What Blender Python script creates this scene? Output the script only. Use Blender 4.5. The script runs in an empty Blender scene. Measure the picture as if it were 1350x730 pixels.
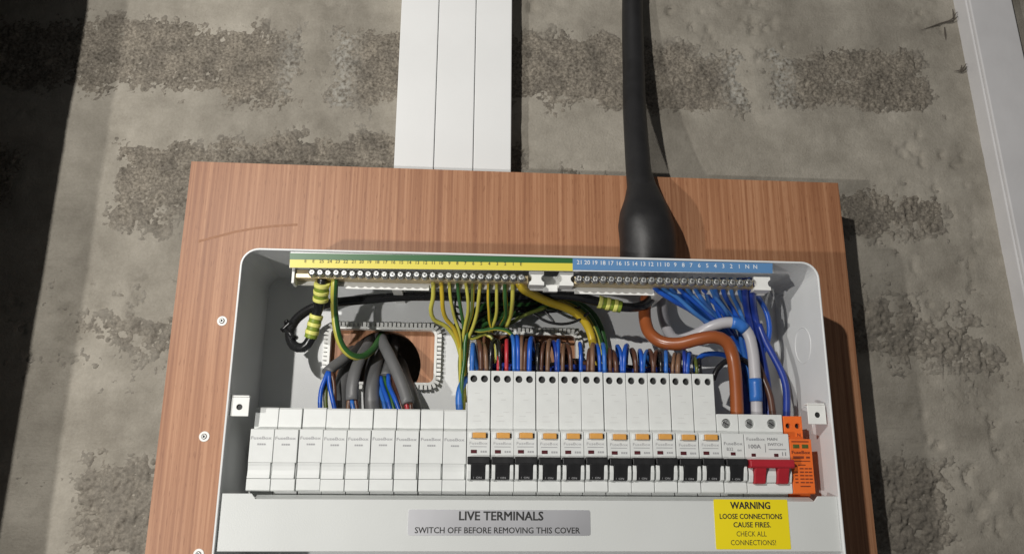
import bpy, bmesh, math, random
import numpy as np
from mathutils import Vector, Matrix
random.seed(7)
S = bpy.context.scene
COL = S.collection

# ------------------------------------------------------------------ camera
FPX, PW, PH = 1020.0, 1350.0, 730.0
CAM = np.array([-0.0599, -0.682, -0.0124])
def cam_axes(yaw, pitch, roll):
    cy, sy, cp, sp = math.cos(yaw), math.sin(yaw), math.cos(pitch), math.sin(pitch)
    f = np.array([sy*cp, cy*cp, sp]); r = np.array([cy, -sy, 0.0]); u = np.cross(r, f)
    c, s = math.cos(roll), math.sin(roll)
    return np.array([c*r + s*u, -s*r + c*u, f])
AX = cam_axes(*[math.radians(a) for a in (3.873, 14.581, 0.357)])
cd = bpy.data.cameras.new('camera'); cam = bpy.data.objects.new('camera', cd); COL.objects.link(cam)
cd.sensor_fit = 'HORIZONTAL'; cd.sensor_width = 36; cd.lens = 36*FPX/PW
cd.clip_start = 0.01; cd.clip_end = 50
mw = Matrix.Identity(4)
for i in range(3):
    mw[i][0], mw[i][1], mw[i][2], mw[i][3] = AX[0][i], AX[1][i], -AX[2][i], CAM[i]
cam.matrix_world = mw
S.camera = cam
def at(px, py, Y):
    """point of the place seen at a photo pixel, at depth plane Y"""
    d = AX.T @ np.array([(px-PW/2)/FPX, -(py-PH/2)/FPX, 1.0])
    return CAM + d*(Y-CAM[1])/d[1]

# ------------------------------------------------------------------ light
S.view_settings.view_transform = 'Standard'; S.view_settings.look = 'None'
S.view_settings.exposure = 0.0; S.view_settings.gamma = 1.0
W = bpy.data.worlds.new('World'); S.world = W; W.use_nodes = True
bg = W.node_tree.nodes['Background']; bg.inputs[0].default_value = (0.95, 0.97, 1.0, 1); bg.inputs[1].default_value = 0.066
def lamp(name, loc, watts, size, color):
    l = bpy.data.lights.new(name, 'POINT'); l.energy = watts; l.shadow_soft_size = size; l.color = color
    o = bpy.data.objects.new(name, l); o.location = loc; COL.objects.link(o)
lamp('work_lamp', (-0.573, -1.19, 0.53), 48, 0.012, (1.0, 0.972, 0.925))
lamp('second_work_lamp', (-0.76, -1.0, -0.21), 26, 0.014, (1.0, 0.975, 0.935))

# ------------------------------------------------------------------ materials
def mat(name, color, rough=0.5, metal=0.0, spec=0.5, var=0.0, vscale=60.0, bump=0.0, bscale=400.0, coat=0.0, stretch=None, color2=None):
    m = bpy.data.materials.new(name); m.use_nodes = True
    nt = m.node_tree; b = nt.nodes['Principled BSDF']
    b.inputs['Base Color'].default_value = (*color, 1); b.inputs['Roughness'].default_value = rough
    b.inputs['Metallic'].default_value = metal; b.inputs['Specular IOR Level'].default_value = spec
    b.inputs['Coat Weight'].default_value = coat
    tc = nt.nodes.new('ShaderNodeTexCoord'); src = tc.outputs['Object']
    if stretch:
        mp = nt.nodes.new('ShaderNodeMapping'); mp.inputs['Scale'].default_value = stretch
        nt.links.new(src, mp.inputs[0]); src = mp.outputs[0]
    if var or color2:
        n = nt.nodes.new('ShaderNodeTexNoise'); n.inputs['Scale'].default_value = vscale; n.inputs['Detail'].default_value = 5
        nt.links.new(src, n.inputs['Vector'])
        r = nt.nodes.new('ShaderNodeValToRGB')
        r.color_ramp.elements[0].position = 0.32; r.color_ramp.elements[1].position = 0.68
        c2 = color2 or tuple(c*(1-var) for c in color)
        r.color_ramp.elements[0].color = (*c2, 1); r.color_ramp.elements[1].color = (*color, 1)
        nt.links.new(n.outputs['Fac'], r.inputs[0]); nt.links.new(r.outputs[0], b.inputs['Base Color'])
        mr = nt.nodes.new('ShaderNodeMapRange'); mr.inputs[3].default_value = max(0.03, rough-0.08); mr.inputs[4].default_value = min(1, rough+0.08)
        nt.links.new(n.outputs['Fac'], mr.inputs[0]); nt.links.new(mr.outputs[0], b.inputs['Roughness'])
    if bump:
        n2 = nt.nodes.new('ShaderNodeTexNoise'); n2.inputs['Scale'].default_value = bscale; n2.inputs['Detail'].default_value = 4
        nt.links.new(src, n2.inputs['Vector'])
        bp = nt.nodes.new('ShaderNodeBump'); bp.inputs['Strength'].default_value = bump; bp.inputs['Distance'].default_value = 0.001
        nt.links.new(n2.outputs['Fac'], bp.inputs['Height']); nt.links.new(bp.outputs[0], b.inputs['Normal'])
    return m
M = {}
M['module'] = mat('module_plastic', (0.70, 0.715, 0.70), 0.42, var=0.05, vscale=90, bump=0.08, bscale=1500)
M['paint'] = mat('box_paint', (0.72, 0.73, 0.73), 0.36, var=0.05, vscale=25, bump=0.10, bscale=900)
M['cover'] = mat('cover_paint', (0.625, 0.64, 0.625), 0.4, var=0.04, vscale=18, bump=0.12, bscale=900)
M['upvc'] = mat('trunking_plastic', (0.82, 0.825, 0.82), 0.35, var=0.04, vscale=14, bump=0.05, bscale=300)
M['upvc2'] = mat('old_white_plastic', (0.66, 0.65, 0.655), 0.45, var=0.10, vscale=20, bump=0.10, bscale=200)
M['white'] = mat('white_plastic', (0.82, 0.82, 0.79), 0.45, var=0.06, vscale=120)
M['black'] = mat('black_plastic', (0.018, 0.018, 0.019), 0.38, var=0.25, vscale=200)
M['dark'] = mat('dark_recess', (0.02, 0.02, 0.02), 0.6)
M['print'] = mat('grey_print', (0.22, 0.22, 0.23), 0.6)
M['print_light'] = mat('faint_print', (0.38, 0.38, 0.39), 0.6)
M['moulded'] = mat('moulded_mark', (0.62, 0.625, 0.61), 0.6)
M['ink'] = mat('black_ink', (0.02, 0.02, 0.02), 0.6)
M['white_ink'] = mat('white_ink', (0.75, 0.78, 0.8), 0.6)
M['amber'] = mat('amber_plastic', (0.72, 0.36, 0.085), 0.4, var=0.12, vscale=300)
M['red'] = mat('red_plastic', (0.42, 0.020, 0.032), 0.4, var=0.12, vscale=120)
M['window'] = mat('flag_window', (0.10, 0.02, 0.025), 0.3, var=0.4, vscale=500)
M['orange'] = mat('orange_plastic', (0.82, 0.16, 0.025), 0.45, var=0.08, vscale=90)
M['orange_print'] = mat('dark_print', (0.20, 0.035, 0.012), 0.6)
M['green_window'] = mat('green_window', (0.10, 0.13, 0.035), 0.25, var=0.3, vscale=400)
M['steel'] = mat('zinc_steel', (0.58, 0.59, 0.58), 0.40, metal=0.92, var=0.3, vscale=500, bump=0.5, bscale=700)
M['brass'] = mat('brass', (0.66, 0.54, 0.33), 0.45, metal=0.7, var=0.2, vscale=150)
M['blue'] = mat('blue_insulation', (0.015, 0.095, 0.48), 0.33, var=0.22, vscale=55)
M['navy'] = mat('dark_blue_insulation', (0.018, 0.045, 0.28), 0.33, var=0.2, vscale=55)
M['light_blue'] = mat('pale_blue_insulation', (0.032, 0.15, 0.50), 0.36, var=0.2, vscale=55)
M['sky_blue'] = mat('sky_blue_insulation', (0.06, 0.21, 0.56), 0.34, var=0.2, vscale=55)
M['brown'] = mat('brown_insulation', (0.105, 0.045, 0.028), 0.36, var=0.3, vscale=55)
M['tan'] = mat('pale_brown_insulation', (0.20, 0.11, 0.065), 0.38, var=0.3, vscale=55)
M['brown_tail'] = mat('brown_tail_sheath', (0.30, 0.082, 0.024), 0.3, var=0.15, vscale=40)
M['grey_tail'] = mat('grey_tail_sheath', (0.44, 0.43, 0.45), 0.32, var=0.08, vscale=40)
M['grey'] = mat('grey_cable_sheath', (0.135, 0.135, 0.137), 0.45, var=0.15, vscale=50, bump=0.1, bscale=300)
M['redw'] = mat('red_insulation', (0.50, 0.035, 0.045), 0.34, var=0.2, vscale=55)
M['blackw'] = mat('black_insulation', (0.014, 0.014, 0.015), 0.26, var=0.3, vscale=40)
M['yellow'] = mat('yellow_insulation', (0.56, 0.40, 0.03), 0.33, var=0.12, vscale=60)
M['lemon'] = mat('pale_yellow_insulation', (0.52, 0.48, 0.08), 0.33, var=0.12, vscale=60)
M['green'] = mat('green_insulation', (0.035, 0.12, 0.03), 0.33, var=0.2, vscale=60)
M['olive'] = mat('olive_green_insulation', (0.12, 0.15, 0.03), 0.36, var=0.2, vscale=60)
M['sleeve_y'] = mat('sleeve_yellow', (0.78, 0.76, 0.20), 0.45, var=0.1, vscale=150)
M['sleeve_g'] = mat('sleeve_green', (0.22, 0.30, 0.03), 0.45, var=0.1, vscale=150)
M['rubber'] = mat('black_rubber', (0.017, 0.0165, 0.0175), 0.50, vscale=35, color2=(0.011, 0.0105, 0.011), bump=0.35, bscale=90)
M['lab_green'] = mat('label_green', (0.018, 0.115, 0.026), 0.4)
M['lab_yellow'] = mat('label_yellow', (0.72, 0.62, 0.07), 0.4)
M['lab_blue'] = mat('label_blue', (0.105, 0.24, 0.46), 0.4)
M['sticker_yellow'] = mat('sticker_yellow', (0.86, 0.70, 0.015), 0.35, var=0.06, vscale=15)
M['sticker_silver'] = mat('sticker_silver', (0.84, 0.84, 0.87), 0.40, metal=0.85, var=0.06, vscale=12)
M['dust'] = mat('dust', (0.10, 0.085, 0.07), 0.9)
M['scuff'] = mat('scuff', (0.30, 0.138, 0.069), 0.6, vscale=300, color2=(0.345, 0.16, 0.08))
M['occluder'] = mat('dark_occluder_paint', (0.05, 0.05, 0.05), 0.6)
M['rail'] = mat('galvanised_rail', (0.42, 0.42, 0.42), 0.4, metal=1.0, var=0.2, vscale=80)

def wood_material():
    m = bpy.data.materials.new('sapele_veneer'); m.use_nodes = True
    nt = m.node_tree; L = nt.links; b = nt.nodes['Principled BSDF']; N = nt.nodes.new
    tc = N('ShaderNodeTexCoord')
    def noise(scale, stretch, detail=4, dist=0.0):
        mp = N('ShaderNodeMapping'); mp.inputs['Scale'].default_value = stretch
        n = N('ShaderNodeTexNoise'); n.inputs['Scale'].default_value = scale; n.inputs['Detail'].default_value = detail; n.inputs['Distortion'].default_value = dist
        L.new(tc.outputs['Object'], mp.inputs[0]); L.new(mp.outputs[0], n.inputs['Vector']); return n
    broad = noise(14, (1, 1, 0.08), 3, 0.3)
    mid = noise(300, (1, 1, 0.018), 4, 0.15)
    fine = noise(430, (1, 1, 0.010), 3)
    fleck = noise(900, (1, 1, 0.10), 2)
    cr = N('ShaderNodeValToRGB'); e = cr.color_ramp.elements
    e[0].position = 0.38; e[0].color = (0.275, 0.116, 0.056, 1); e[1].position = 0.62; e[1].color = (0.455, 0.232, 0.126, 1)
    k = cr.color_ramp.elements.new(0.5); k.color = (0.362, 0.168, 0.084, 1)
    a1 = N('ShaderNodeMath'); a1.operation = 'MULTIPLY_ADD'; a1.inputs[1].default_value = 0.26
    L.new(mid.outputs['Fac'], a1.inputs[0])
    a0 = N('ShaderNodeMath'); a0.operation = 'MULTIPLY'; a0.inputs[1].default_value = 0.17; L.new(broad.outputs['Fac'], a0.inputs[0])
    L.new(a0.outputs[0], a1.inputs[2])
    a2 = N('ShaderNodeMath'); a2.operation = 'MULTIPLY_ADD'; a2.inputs[1].default_value = 0.57
    L.new(fine.outputs['Fac'], a2.inputs[0]); L.new(a1.outputs[0], a2.inputs[2]); L.new(a2.outputs[0], cr.inputs[0])
    fr = N('ShaderNodeValToRGB'); fr.color_ramp.elements[0].position = 0.60; fr.color_ramp.elements[1].position = 0.70
    fr.color_ramp.elements[0].color = (1, 1, 1, 1); fr.color_ramp.elements[1].color = (0.74, 0.68, 0.64, 1)
    L.new(fleck.outputs['Fac'], fr.inputs[0])
    mx = N('ShaderNodeMixRGB'); mx.blend_type = 'MULTIPLY'; mx.inputs[0].default_value = 0.85
    L.new(cr.outputs[0], mx.inputs[1]); L.new(fr.outputs[0], mx.inputs[2]); L.new(mx.outputs[0], b.inputs['Base Color'])
    b.inputs['Roughness'].default_value = 0.48; b.inputs['Specular IOR Level'].default_value = 0.4
    bp = N('ShaderNodeBump'); bp.inputs['Strength'].default_value = 0.12; bp.inputs['Distance'].default_value = 0.0006
    L.new(fine.outputs['Fac'], bp.inputs['Height']); L.new(bp.outputs[0], b.inputs['Normal'])
    return m
M['wood'] = wood_material()
M['wood_edge'] = mat('board_edge', (0.36, 0.20, 0.12), 0.7, var=0.4, vscale=80, bump=0.4, bscale=500)

def masonry(name, dark, light, scale, bump, lime=False):
    m = bpy.data.materials.new(name); m.use_nodes = True
    nt = m.node_tree; L = nt.links; b = nt.nodes['Principled BSDF']; N = nt.nodes.new
    tc = N('ShaderNodeTexCoord')
    n1 = N('ShaderNodeTexNoise'); n1.inputs['Scale'].default_value = scale; n1.inputs['Detail'].default_value = 8; n1.inputs['Roughness'].default_value = 0.62
    n2 = N('ShaderNodeTexNoise'); n2.inputs['Scale'].default_value = 420; n2.inputs['Detail'].default_value = 6; n2.inputs['Roughness'].default_value = 0.7
    for n in (n1, n2): L.new(tc.outputs['Object'], n.inputs['Vector'])
    r = N('ShaderNodeValToRGB'); r.color_ramp.elements[0].position = 0.36; r.color_ramp.elements[1].position = 0.66
    r.color_ramp.elements[0].color = (*dark, 1); r.color_ramp.elements[1].color = (*light, 1)
    mm = N('ShaderNodeMixRGB'); mm.inputs[0].default_value = 0.30
    L.new(n1.outputs['Fac'], mm.inputs[1]); L.new(n2.outputs['Fac'], mm.inputs[2]); L.new(mm.outputs[0], r.inputs[0])
    out = r.outputs[0]
    n5 = N('ShaderNodeTexNoise'); n5.inputs['Scale'].default_value = 55 if lime else 9; n5.inputs['Detail'].default_value = 6; n5.inputs['Roughness'].default_value = 0.65
    L.new(tc.outputs['Object'], n5.inputs['Vector'])
    r5 = N('ShaderNodeValToRGB'); r5.color_ramp.elements[0].position = 0.34; r5.color_ramp.elements[1].position = 0.68
    r5.color_ramp.elements[0].color = (0.70, 0.69, 0.68, 1); r5.color_ramp.elements[1].color = (1.22, 1.20, 1.16, 1)
    if not lime: r5.color_ramp.elements[0].color = (0.82, 0.81, 0.79, 1); r5.color_ramp.elements[1].color = (1.12, 1.11, 1.09, 1)
    L.new(n5.outputs['Fac'], r5.inputs[0])
    m5 = N('ShaderNodeMixRGB'); m5.blend_type = 'MULTIPLY'; m5.inputs[0].default_value = 1.0
    L.new(out, m5.inputs[1]); L.new(r5.outputs[0], m5.inputs[2]); out = m5.outputs[0]
    if lime:
        at_ = N('ShaderNodeAttribute'); at_.attribute_name = 'lime'
        n3 = N('ShaderNodeTexNoise'); n3.inputs['Scale'].default_value = 260; n3.inputs['Detail'].default_value = 5
        L.new(tc.outputs['Object'], n3.inputs['Vector'])
        ml = N('ShaderNodeMath'); ml.operation = 'MULTIPLY'; L.new(at_.outputs['Fac'], ml.inputs[0])
        r3 = N('ShaderNodeValToRGB'); r3.color_ramp.elements[0].position = 0.36; r3.color_ramp.elements[1].position = 0.60
        L.new(n3.outputs['Fac'], r3.inputs[0]); L.new(r3.outputs[0], ml.inputs[1])
        mx = N('ShaderNodeMixRGB'); mx.inputs[2].default_value = (0.45, 0.435, 0.39, 1)
        L.new(ml.outputs[0], mx.inputs[0]); L.new(out, mx.inputs[1]); out = mx.outputs[0]
        as_ = N('ShaderNodeAttribute'); as_.attribute_name = 'smear'
        m2 = N('ShaderNodeMixRGB'); m2.inputs[2].default_value = (0.30, 0.276, 0.236, 1)
        ms = N('ShaderNodeMath'); ms.operation = 'MULTIPLY'; ms.inputs[1].default_value = 0.6; L.new(as_.outputs['Fac'], ms.inputs[0])
        L.new(ms.outputs[0], m2.inputs[0]); L.new(out, m2.inputs[1]); out = m2.outputs[0]
    L.new(out, b.inputs['Base Color']); b.inputs['Roughness'].default_value = 0.95; b.inputs['Specular IOR Level'].default_value = 0.15
    bp = N('ShaderNodeBump'); bp.inputs['Strength'].default_value = bump; bp.inputs['Distance'].default_value = 0.0012
    if not lime:                                # trowel drag marks, mostly sideways
        mp = N('ShaderNodeMapping'); mp.inputs['Scale'].default_value = (0.10, 1, 1); mp.inputs['Rotation'].default_value = (0, 0.12, 0)
        n4 = N('ShaderNodeTexNoise'); n4.inputs['Scale'].default_value = 160; n4.inputs['Detail'].default_value = 5; n4.inputs['Distortion'].default_value = 0.6
        L.new(tc.outputs['Object'], mp.inputs[0]); L.new(mp.outputs[0], n4.inputs['Vector'])
        ad = N('ShaderNodeMath'); ad.operation = 'MULTIPLY_ADD'; ad.inputs[1].default_value = 0.7
        L.new(n4.outputs['Fac'], ad.inputs[0]); L.new(n2.outputs['Fac'], ad.inputs[2]); L.new(ad.outputs[0], bp.inputs['Height'])
    else: L.new(n2.outputs['Fac'], bp.inputs['Height'])
    L.new(bp.outputs[0], b.inputs['Normal'])
    return m
M['mortar'] = masonry('mortar', (0.272, 0.250, 0.213), (0.420, 0.391, 0.340), 24, 0.85)
M['block'] = masonry('concrete_block', (0.102, 0.090, 0.074), (0.355, 0.322, 0.274), 360, 1.0, lime=True)

# ------------------------------------------------------------------ mesh helpers
class MB:
    def __init__(s): s.v = []; s.f = []; s.m = []; s.s = []
    def add(s, verts, faces, mi=0, smooth=False):
        k = len(s.v); s.v += [tuple(map(float, p)) for p in verts]
        for i, fc in enumerate(faces):
            s.f.append(tuple(k+j for j in fc)); s.m.append(mi[i] if isinstance(mi, (list, tuple)) else mi); s.s.append(smooth)
        return s
    def box(s, x0, x1, y0, y1, z0, z1, mi=0):
        v = [(x, y, z) for x in (x0, x1) for y in (y0, y1) for z in (z0, z1)]
        return s.add(v, [(0, 1, 3, 2), (4, 6, 7, 5), (0, 4, 5, 1), (2, 3, 7, 6), (0, 2, 6, 4), (1, 5, 7, 3)], mi)
    def prism_yz(s, poly, x0, x1, mi=0):       # polygon of (y, z) extruded along x
        n = len(poly); v = [(x0, y, z) for y, z in poly] + [(x1, y, z) for y, z in poly]
        return s.add(v, [tuple(range(n))[::-1], tuple(range(n, 2*n))] + [(i, (i+1) % n, n+(i+1) % n, n+i) for i in range(n)], mi)
    def prism_xz(s, poly, y0, y1, mi=0):       # polygon of (x, z) extruded along y
        n = len(poly); v = [(x, y0, z) for x, z in poly] + [(x, y1, z) for x, z in poly]
        return s.add(v, [tuple(range(n)), tuple(range(n, 2*n))[::-1]] + [(i, n+i, n+(i+1) % n, (i+1) % n) for i in range(n)], mi)
    def cyl_y(s, cx, cz, r, y0, y1, n=16, mi=0, r1=None):   # cylinder along y, front at y0
        r1 = r if r1 is None else r1
        v = [(cx+r*math.cos(2*math.pi*i/n), y0, cz+r*math.sin(2*math.pi*i/n)) for i in range(n)]
        v += [(cx+r1*math.cos(2*math.pi*i/n), y1, cz+r1*math.sin(2*math.pi*i/n)) for i in range(n)]
        s.add(v, [tuple(range(n)), tuple(range(n, 2*n))[::-1]], mi)
        return s.add(v, [(i, n+i, n+(i+1) % n, (i+1) % n) for i in range(n)], mi, True)
    def plate(s, outline, holes, y0, y1, mi=0, hole_mi=None):   # flat plate in xz with true holes; y0 front
        bm = bmesh.new(); es = []
        for lp in [outline]+holes:
            vs = [bm.verts.new((x, y0, z)) for x, z in lp]
            es += [bm.edges.new((vs[i], vs[(i+1) % len(vs)])) for i in range(len(vs))]
        bmesh.ops.triangle_fill(bm, use_beauty=True, use_dissolve=False, edges=es)
        bm.verts.index_update()
        v = [tuple(q.co) for q in bm.verts]; f = [tuple(q.index for q in fc.verts) for fc in bm.faces]
        bm.free(); n = len(v)
        s.add(v, f, mi); s.add([(a, y1, c) for a, b_, c in v], [t[::-1] for t in f], mi)
        k = 0
        for j, lp in enumerate([outline]+holes):
            m = len(lp)
            s.add([(x, y0, z) for x, z in lp]+[(x, y1, z) for x, z in lp], [(i, m+i, m+(i+1) % m, (i+1) % m) for i in range(m)], mi if (j == 0 or hole_mi is None) else hole_mi)
        return s
    def tube(s, pts, r, n=10, mi=0, step=0.0035, stripe=None, flat=1.0, raw=False, phase=0.0, caps=True, sw=None, wob=0.0):
        sw = sw or n//2; P = np.array(pts, float) if raw else spline(pts, step)
        R_ = np.interp(np.linspace(0, 1, len(P)), np.linspace(0, 1, len(r)), r) if hasattr(r, '__len__') else np.full(len(P), r)
        T = np.gradient(P, axis=0); T /= np.linalg.norm(T, axis=1)[:, None]+1e-12
        up = np.array([0, -1.0, 0]);
        if abs(T[0] @ up) > 0.9: up = np.array([0, 0, 1.0])
        nrm = up-T[0]*(up @ T[0]); nrm /= np.linalg.norm(nrm)
        V = []
        for i in range(len(P)):
            nrm = nrm-T[i]*(nrm @ T[i]); nrm /= np.linalg.norm(nrm)+1e-12
            bn = np.cross(T[i], nrm)
            for k in range(n):
                a = 2*math.pi*k/n+phase
                wf = 1+wob*(math.sin(3*a+0.05*i)*0.5+math.sin(5*a-0.21*i+1)*0.35+math.sin(0.37*i+a)*0.5)
                V.append(P[i]+R_[i]*wf*(flat*math.cos(a)*nrm+math.sin(a)*bn))
        F, MI = [], []
        for i in range(len(P)-1):
            for k in range(n):
                F.append((i*n+k, i*n+(k+1) % n, (i+1)*n+(k+1) % n, (i+1)*n+k))
                MI.append(mi if stripe is None else (stripe if (k % n) < sw else mi))
        s.add(V, F, MI, True)
        if caps:
            q = (len(P)-1)*n
            s.add(V[:n], [tuple(range(n))[::-1]], mi); s.add(V[q:], [tuple(range(n))], mi)
        return s
    def build(s, name, mats, parent=None, bevel=0.0, segs=2):
        me = bpy.data.meshes.new(name)
        off = np.array(parent['_w']) if parent is not None else np.zeros(3)
        me.from_pydata([tuple(np.array(p)-off) for p in s.v], [], s.f)
        for m in (mats if isinstance(mats, (list, tuple)) else [mats]): me.materials.append(M[m])
        me.polygons.foreach_set('material_index', s.m); me.polygons.foreach_set('use_smooth', s.s)
        bm = bmesh.new(); bm.from_mesh(me); bmesh.ops.remove_doubles(bm, verts=bm.verts, dist=1e-6)
        bmesh.ops.recalc_face_normals(bm, faces=bm.faces); bm.to_mesh(me); bm.free()
        o = bpy.data.objects.new(name, me); COL.objects.link(o)
        if parent is not None:
            o.parent = parent
            w = off + np.array([0, 0, 0]); o['_w'] = [float(q) for q in off]
        else: o['_w'] = [0.0, 0.0, 0.0]
        if bevel:
            b = o.modifiers.new('edge', 'BEVEL'); b.width = bevel; b.segments = segs; b.limit_method = 'ANGLE'; b.angle_limit = math.radians(50)
        return o
def spline(pts, step):
    P = [np.array(p, float) for p in pts]
    if len(P) == 2: n = max(2, int(np.linalg.norm(P[1]-P[0])/step)); return np.array([P[0]+(P[1]-P[0])*i/n for i in range(n+1)])
    Q = [2*P[0]-P[1]]+P+[2*P[-1]-P[-2]]; out = []
    for i in range(1, len(Q)-2):
        p0, p1, p2, p3 = Q[i-1:i+3]; n = max(2, int(np.linalg.norm(p2-p1)/step))
        # centripetal Catmull-Rom
        t0 = 0; t1 = t0+np.linalg.norm(p1-p0)**.5+1e-9; t2 = t1+np.linalg.norm(p2-p1)**.5+1e-9; t3 = t2+np.linalg.norm(p3-p2)**.5+1e-9
        for k in range(n):
            t = t1+(t2-t1)*k/n
            A1 = (t1-t)/(t1-t0)*p0+(t-t0)/(t1-t0)*p1; A2 = (t2-t)/(t2-t1)*p1+(t-t1)/(t2-t1)*p2; A3 = (t3-t)/(t3-t2)*p2+(t-t2)/(t3-t2)*p3
            B1 = (t2-t)/(t2-t0)*A1+(t-t0)/(t2-t0)*A2; B2 = (t3-t)/(t3-t1)*A2+(t-t1)/(t3-t1)*A3
            out.append((t2-t)/(t2-t1)*B1+(t-t1)/(t2-t1)*B2)
    out.append(P[-1]); return np.array(out)
def rrect(x0, x1, z0, z1, r, n=6):
    p = []
    for cx, cz, a0 in ((x1-r, z1-r, 0), (x0+r, z1-r, 90), (x0+r, z0+r, 180), (x1-r, z0+r, 270)):
        for i in range(n+1):
            a = math.radians(a0+90*i/n); p.append((cx+r*math.cos(a), cz+r*math.sin(a)))
    return p
def circ(cx, cz, r, n=20): return [(cx+r*math.cos(2*math.pi*i/n), cz+r*math.sin(2*math.pi*i/n)) for i in range(n)]

def thing(name, label, cat, loc=(0, 0, 0), group=None):
    o = bpy.data.objects.new(name, None); COL.objects.link(o); o.empty_display_size = 0.01
    o.location = loc; o['_w'] = [float(q) for q in loc]; return tag(o, label, cat, group)
def tag(o, label, cat, group=None):
    o['label'] = label; o['category'] = cat
    if group: o['group'] = group
    return o
def copy_thing(o, loc, label):
    r = o.copy(); COL.objects.link(r); r['label'] = label
    r.location = (loc[0]+random.uniform(-0.00012, 0.00012), loc[1]+random.uniform(-0.0003, 0.0003), loc[2]+random.uniform(-0.00030, 0.00030))
    r.rotation_euler = (random.uniform(-0.006, 0.006), random.uniform(-0.003, 0.003), random.uniform(-0.006, 0.006))
    def rec(src, dst):
        for ch in list(src.children):
            c = ch.copy(); COL.objects.link(c); c.parent = dst; rec(ch, c)
    rec(o, r); return r

_tc = {}
def text_geo(txt):
    if txt in _tc: return _tc[txt]
    cu = bpy.data.curves.new('t', 'FONT'); cu.body = txt; cu.size = 1.0; cu.resolution_u = 2; cu.fill_mode = 'FRONT'
    ob = bpy.data.objects.new('t', cu); COL.objects.link(ob)
    dg = bpy.context.evaluated_depsgraph_get(); dg.update()
    me = bpy.data.meshes.new_from_object(ob.evaluated_get(dg))
    v = np.array([p.co[:] for p in me.vertices]); f = [tuple(p.vertices) for p in me.polygons]
    bpy.data.objects.remove(ob); bpy.data.curves.remove(cu); bpy.data.meshes.remove(me)
    _tc[txt] = (v, f); return v, f
def put_text(mb, txt, cx, cz, y, height, width=None, bold=0.0, mi=0):
    """flat print facing -y, centred, cap height `height`, squeezed to `width`; bold = stroke growth in mm"""
    v, f = text_geo(txt)
    if len(v) == 0: return
    lo, hi = v.min(0), v.max(0); cap = 0.70
    sz = height/cap; sx = sz if width is None else width/(hi[0]-lo[0])
    X = (v[:, 0]-(lo[0]+hi[0])/2)*sx+cx; Z = (v[:, 1]-cap/2)*sz+cz
    g = bold*0.001
    for k, (dx, dz) in enumerate([(0, 0)] if not bold else [(-g, -g*0.6), (g, -g*0.6), (-g, g*0.6), (g, g*0.6)]):
        mb.add([(a+dx, y-0.000004*k, c+dz) for a, c in zip(X, Z)], f, mi)

# ================================================================== WALL
WY = 0.065
def hash2(ix, iz, seed):
    h = (ix*374761393+iz*668265263+seed*974634777) & 0xffffffff
    h = ((h ^ (h >> 13))*1274126177) & 0xffffffff
    return ((h ^ (h >> 16)) & 0xffff)/65535.0
def vnoise(x, z, seed):
    ix = np.floor(x).astype(np.int64); iz = np.floor(z).astype(np.int64); fx = x-ix; fz = z-iz
    fx = fx*fx*(3-2*fx); fz = fz*fz*(3-2*fz)
    a = hash2(ix, iz, seed); b = hash2(ix+1, iz, seed); c = hash2(ix, iz+1, seed); d = hash2(ix+1, iz+1, seed)
    return (a*(1-fx)+b*fx)*(1-fz)+(c*(1-fx)+d*fx)*fz
def fbm(x, z, f, seed, octs=4, gain=0.5):
    s = np.zeros_like(x); a = 1.0; t = 0
    for o in range(octs):
        s += a*vnoise(x*f+17.3*o, z*f-9.1*o, seed+o); t += a; a *= gain; f *= 2.03
    return s/t
def sstep(a, b, x):
    t = np.clip((x-a)/(b-a), 0, 1); return t*t*(3-2*t)
# exposed faces of the blocks laid flat: x0, x1, z0, z1, how clean the face is
ROWZ = [0.552, 0.412, 0.272, 0.132, -0.008, -0.148]
BL = [(-0.685, -0.224, 0.354, 0.464, 1.0), (-0.208, 0.255, 0.362, 0.462, 1.0), (0.267, 0.462, 0.374, 0.466, 0.95),
      (-0.432, 0.012, 0.205, 0.337, 0.80), (0.045, 0.468, 0.222, 0.300, 0.85), (-0.86, -0.48, 0.215, 0.325, 0.8),
      (-0.46, -0.232, 0.080, 0.165, 0.34), (0.285, 0.498, 0.080, 0.178, 0.32), (-0.70, -0.49, 0.085, 0.180, 0.3),
      (-0.412, -0.02, -0.11, 0.032, 0.72), (0.05, 0.432, -0.085, 0.018, 0.80), (0.44, 0.60, -0.02, 0.03, 0.1), (-0.86, -0.46, -0.07, 0.03, 0.1),
      (-0.45, -0.02, 0.500, 0.60, 0.6), (0.05, 0.47, 0.515, 0.6, 0.3)]
def expose(x, z):
    m = np.zeros_like(x)
    nz = fbm(x, z, 28, 5, 5, 0.62)-0.5
    big = fbm(x, z, 11, 31, 3)-0.5
    for x0, x1, z0, z1, e in BL:
        wx = x+(fbm(x, z, 24, 61, 3)-0.5)*0.014; wz = z+(fbm(x, z, 20, 67, 3)-0.5)*0.014
        d = np.minimum(np.minimum(wx-x0, x1-wx), np.minimum(wz-z0, z1-wz))
        k = d/0.012+nz*3.4+big*(1.2+8.0*(1-e))-(1-e)*2.4
        m = np.maximum(m, np.where(d > -0.03, sstep(-1.2, 2.6, k), 0))
    return m
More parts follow.
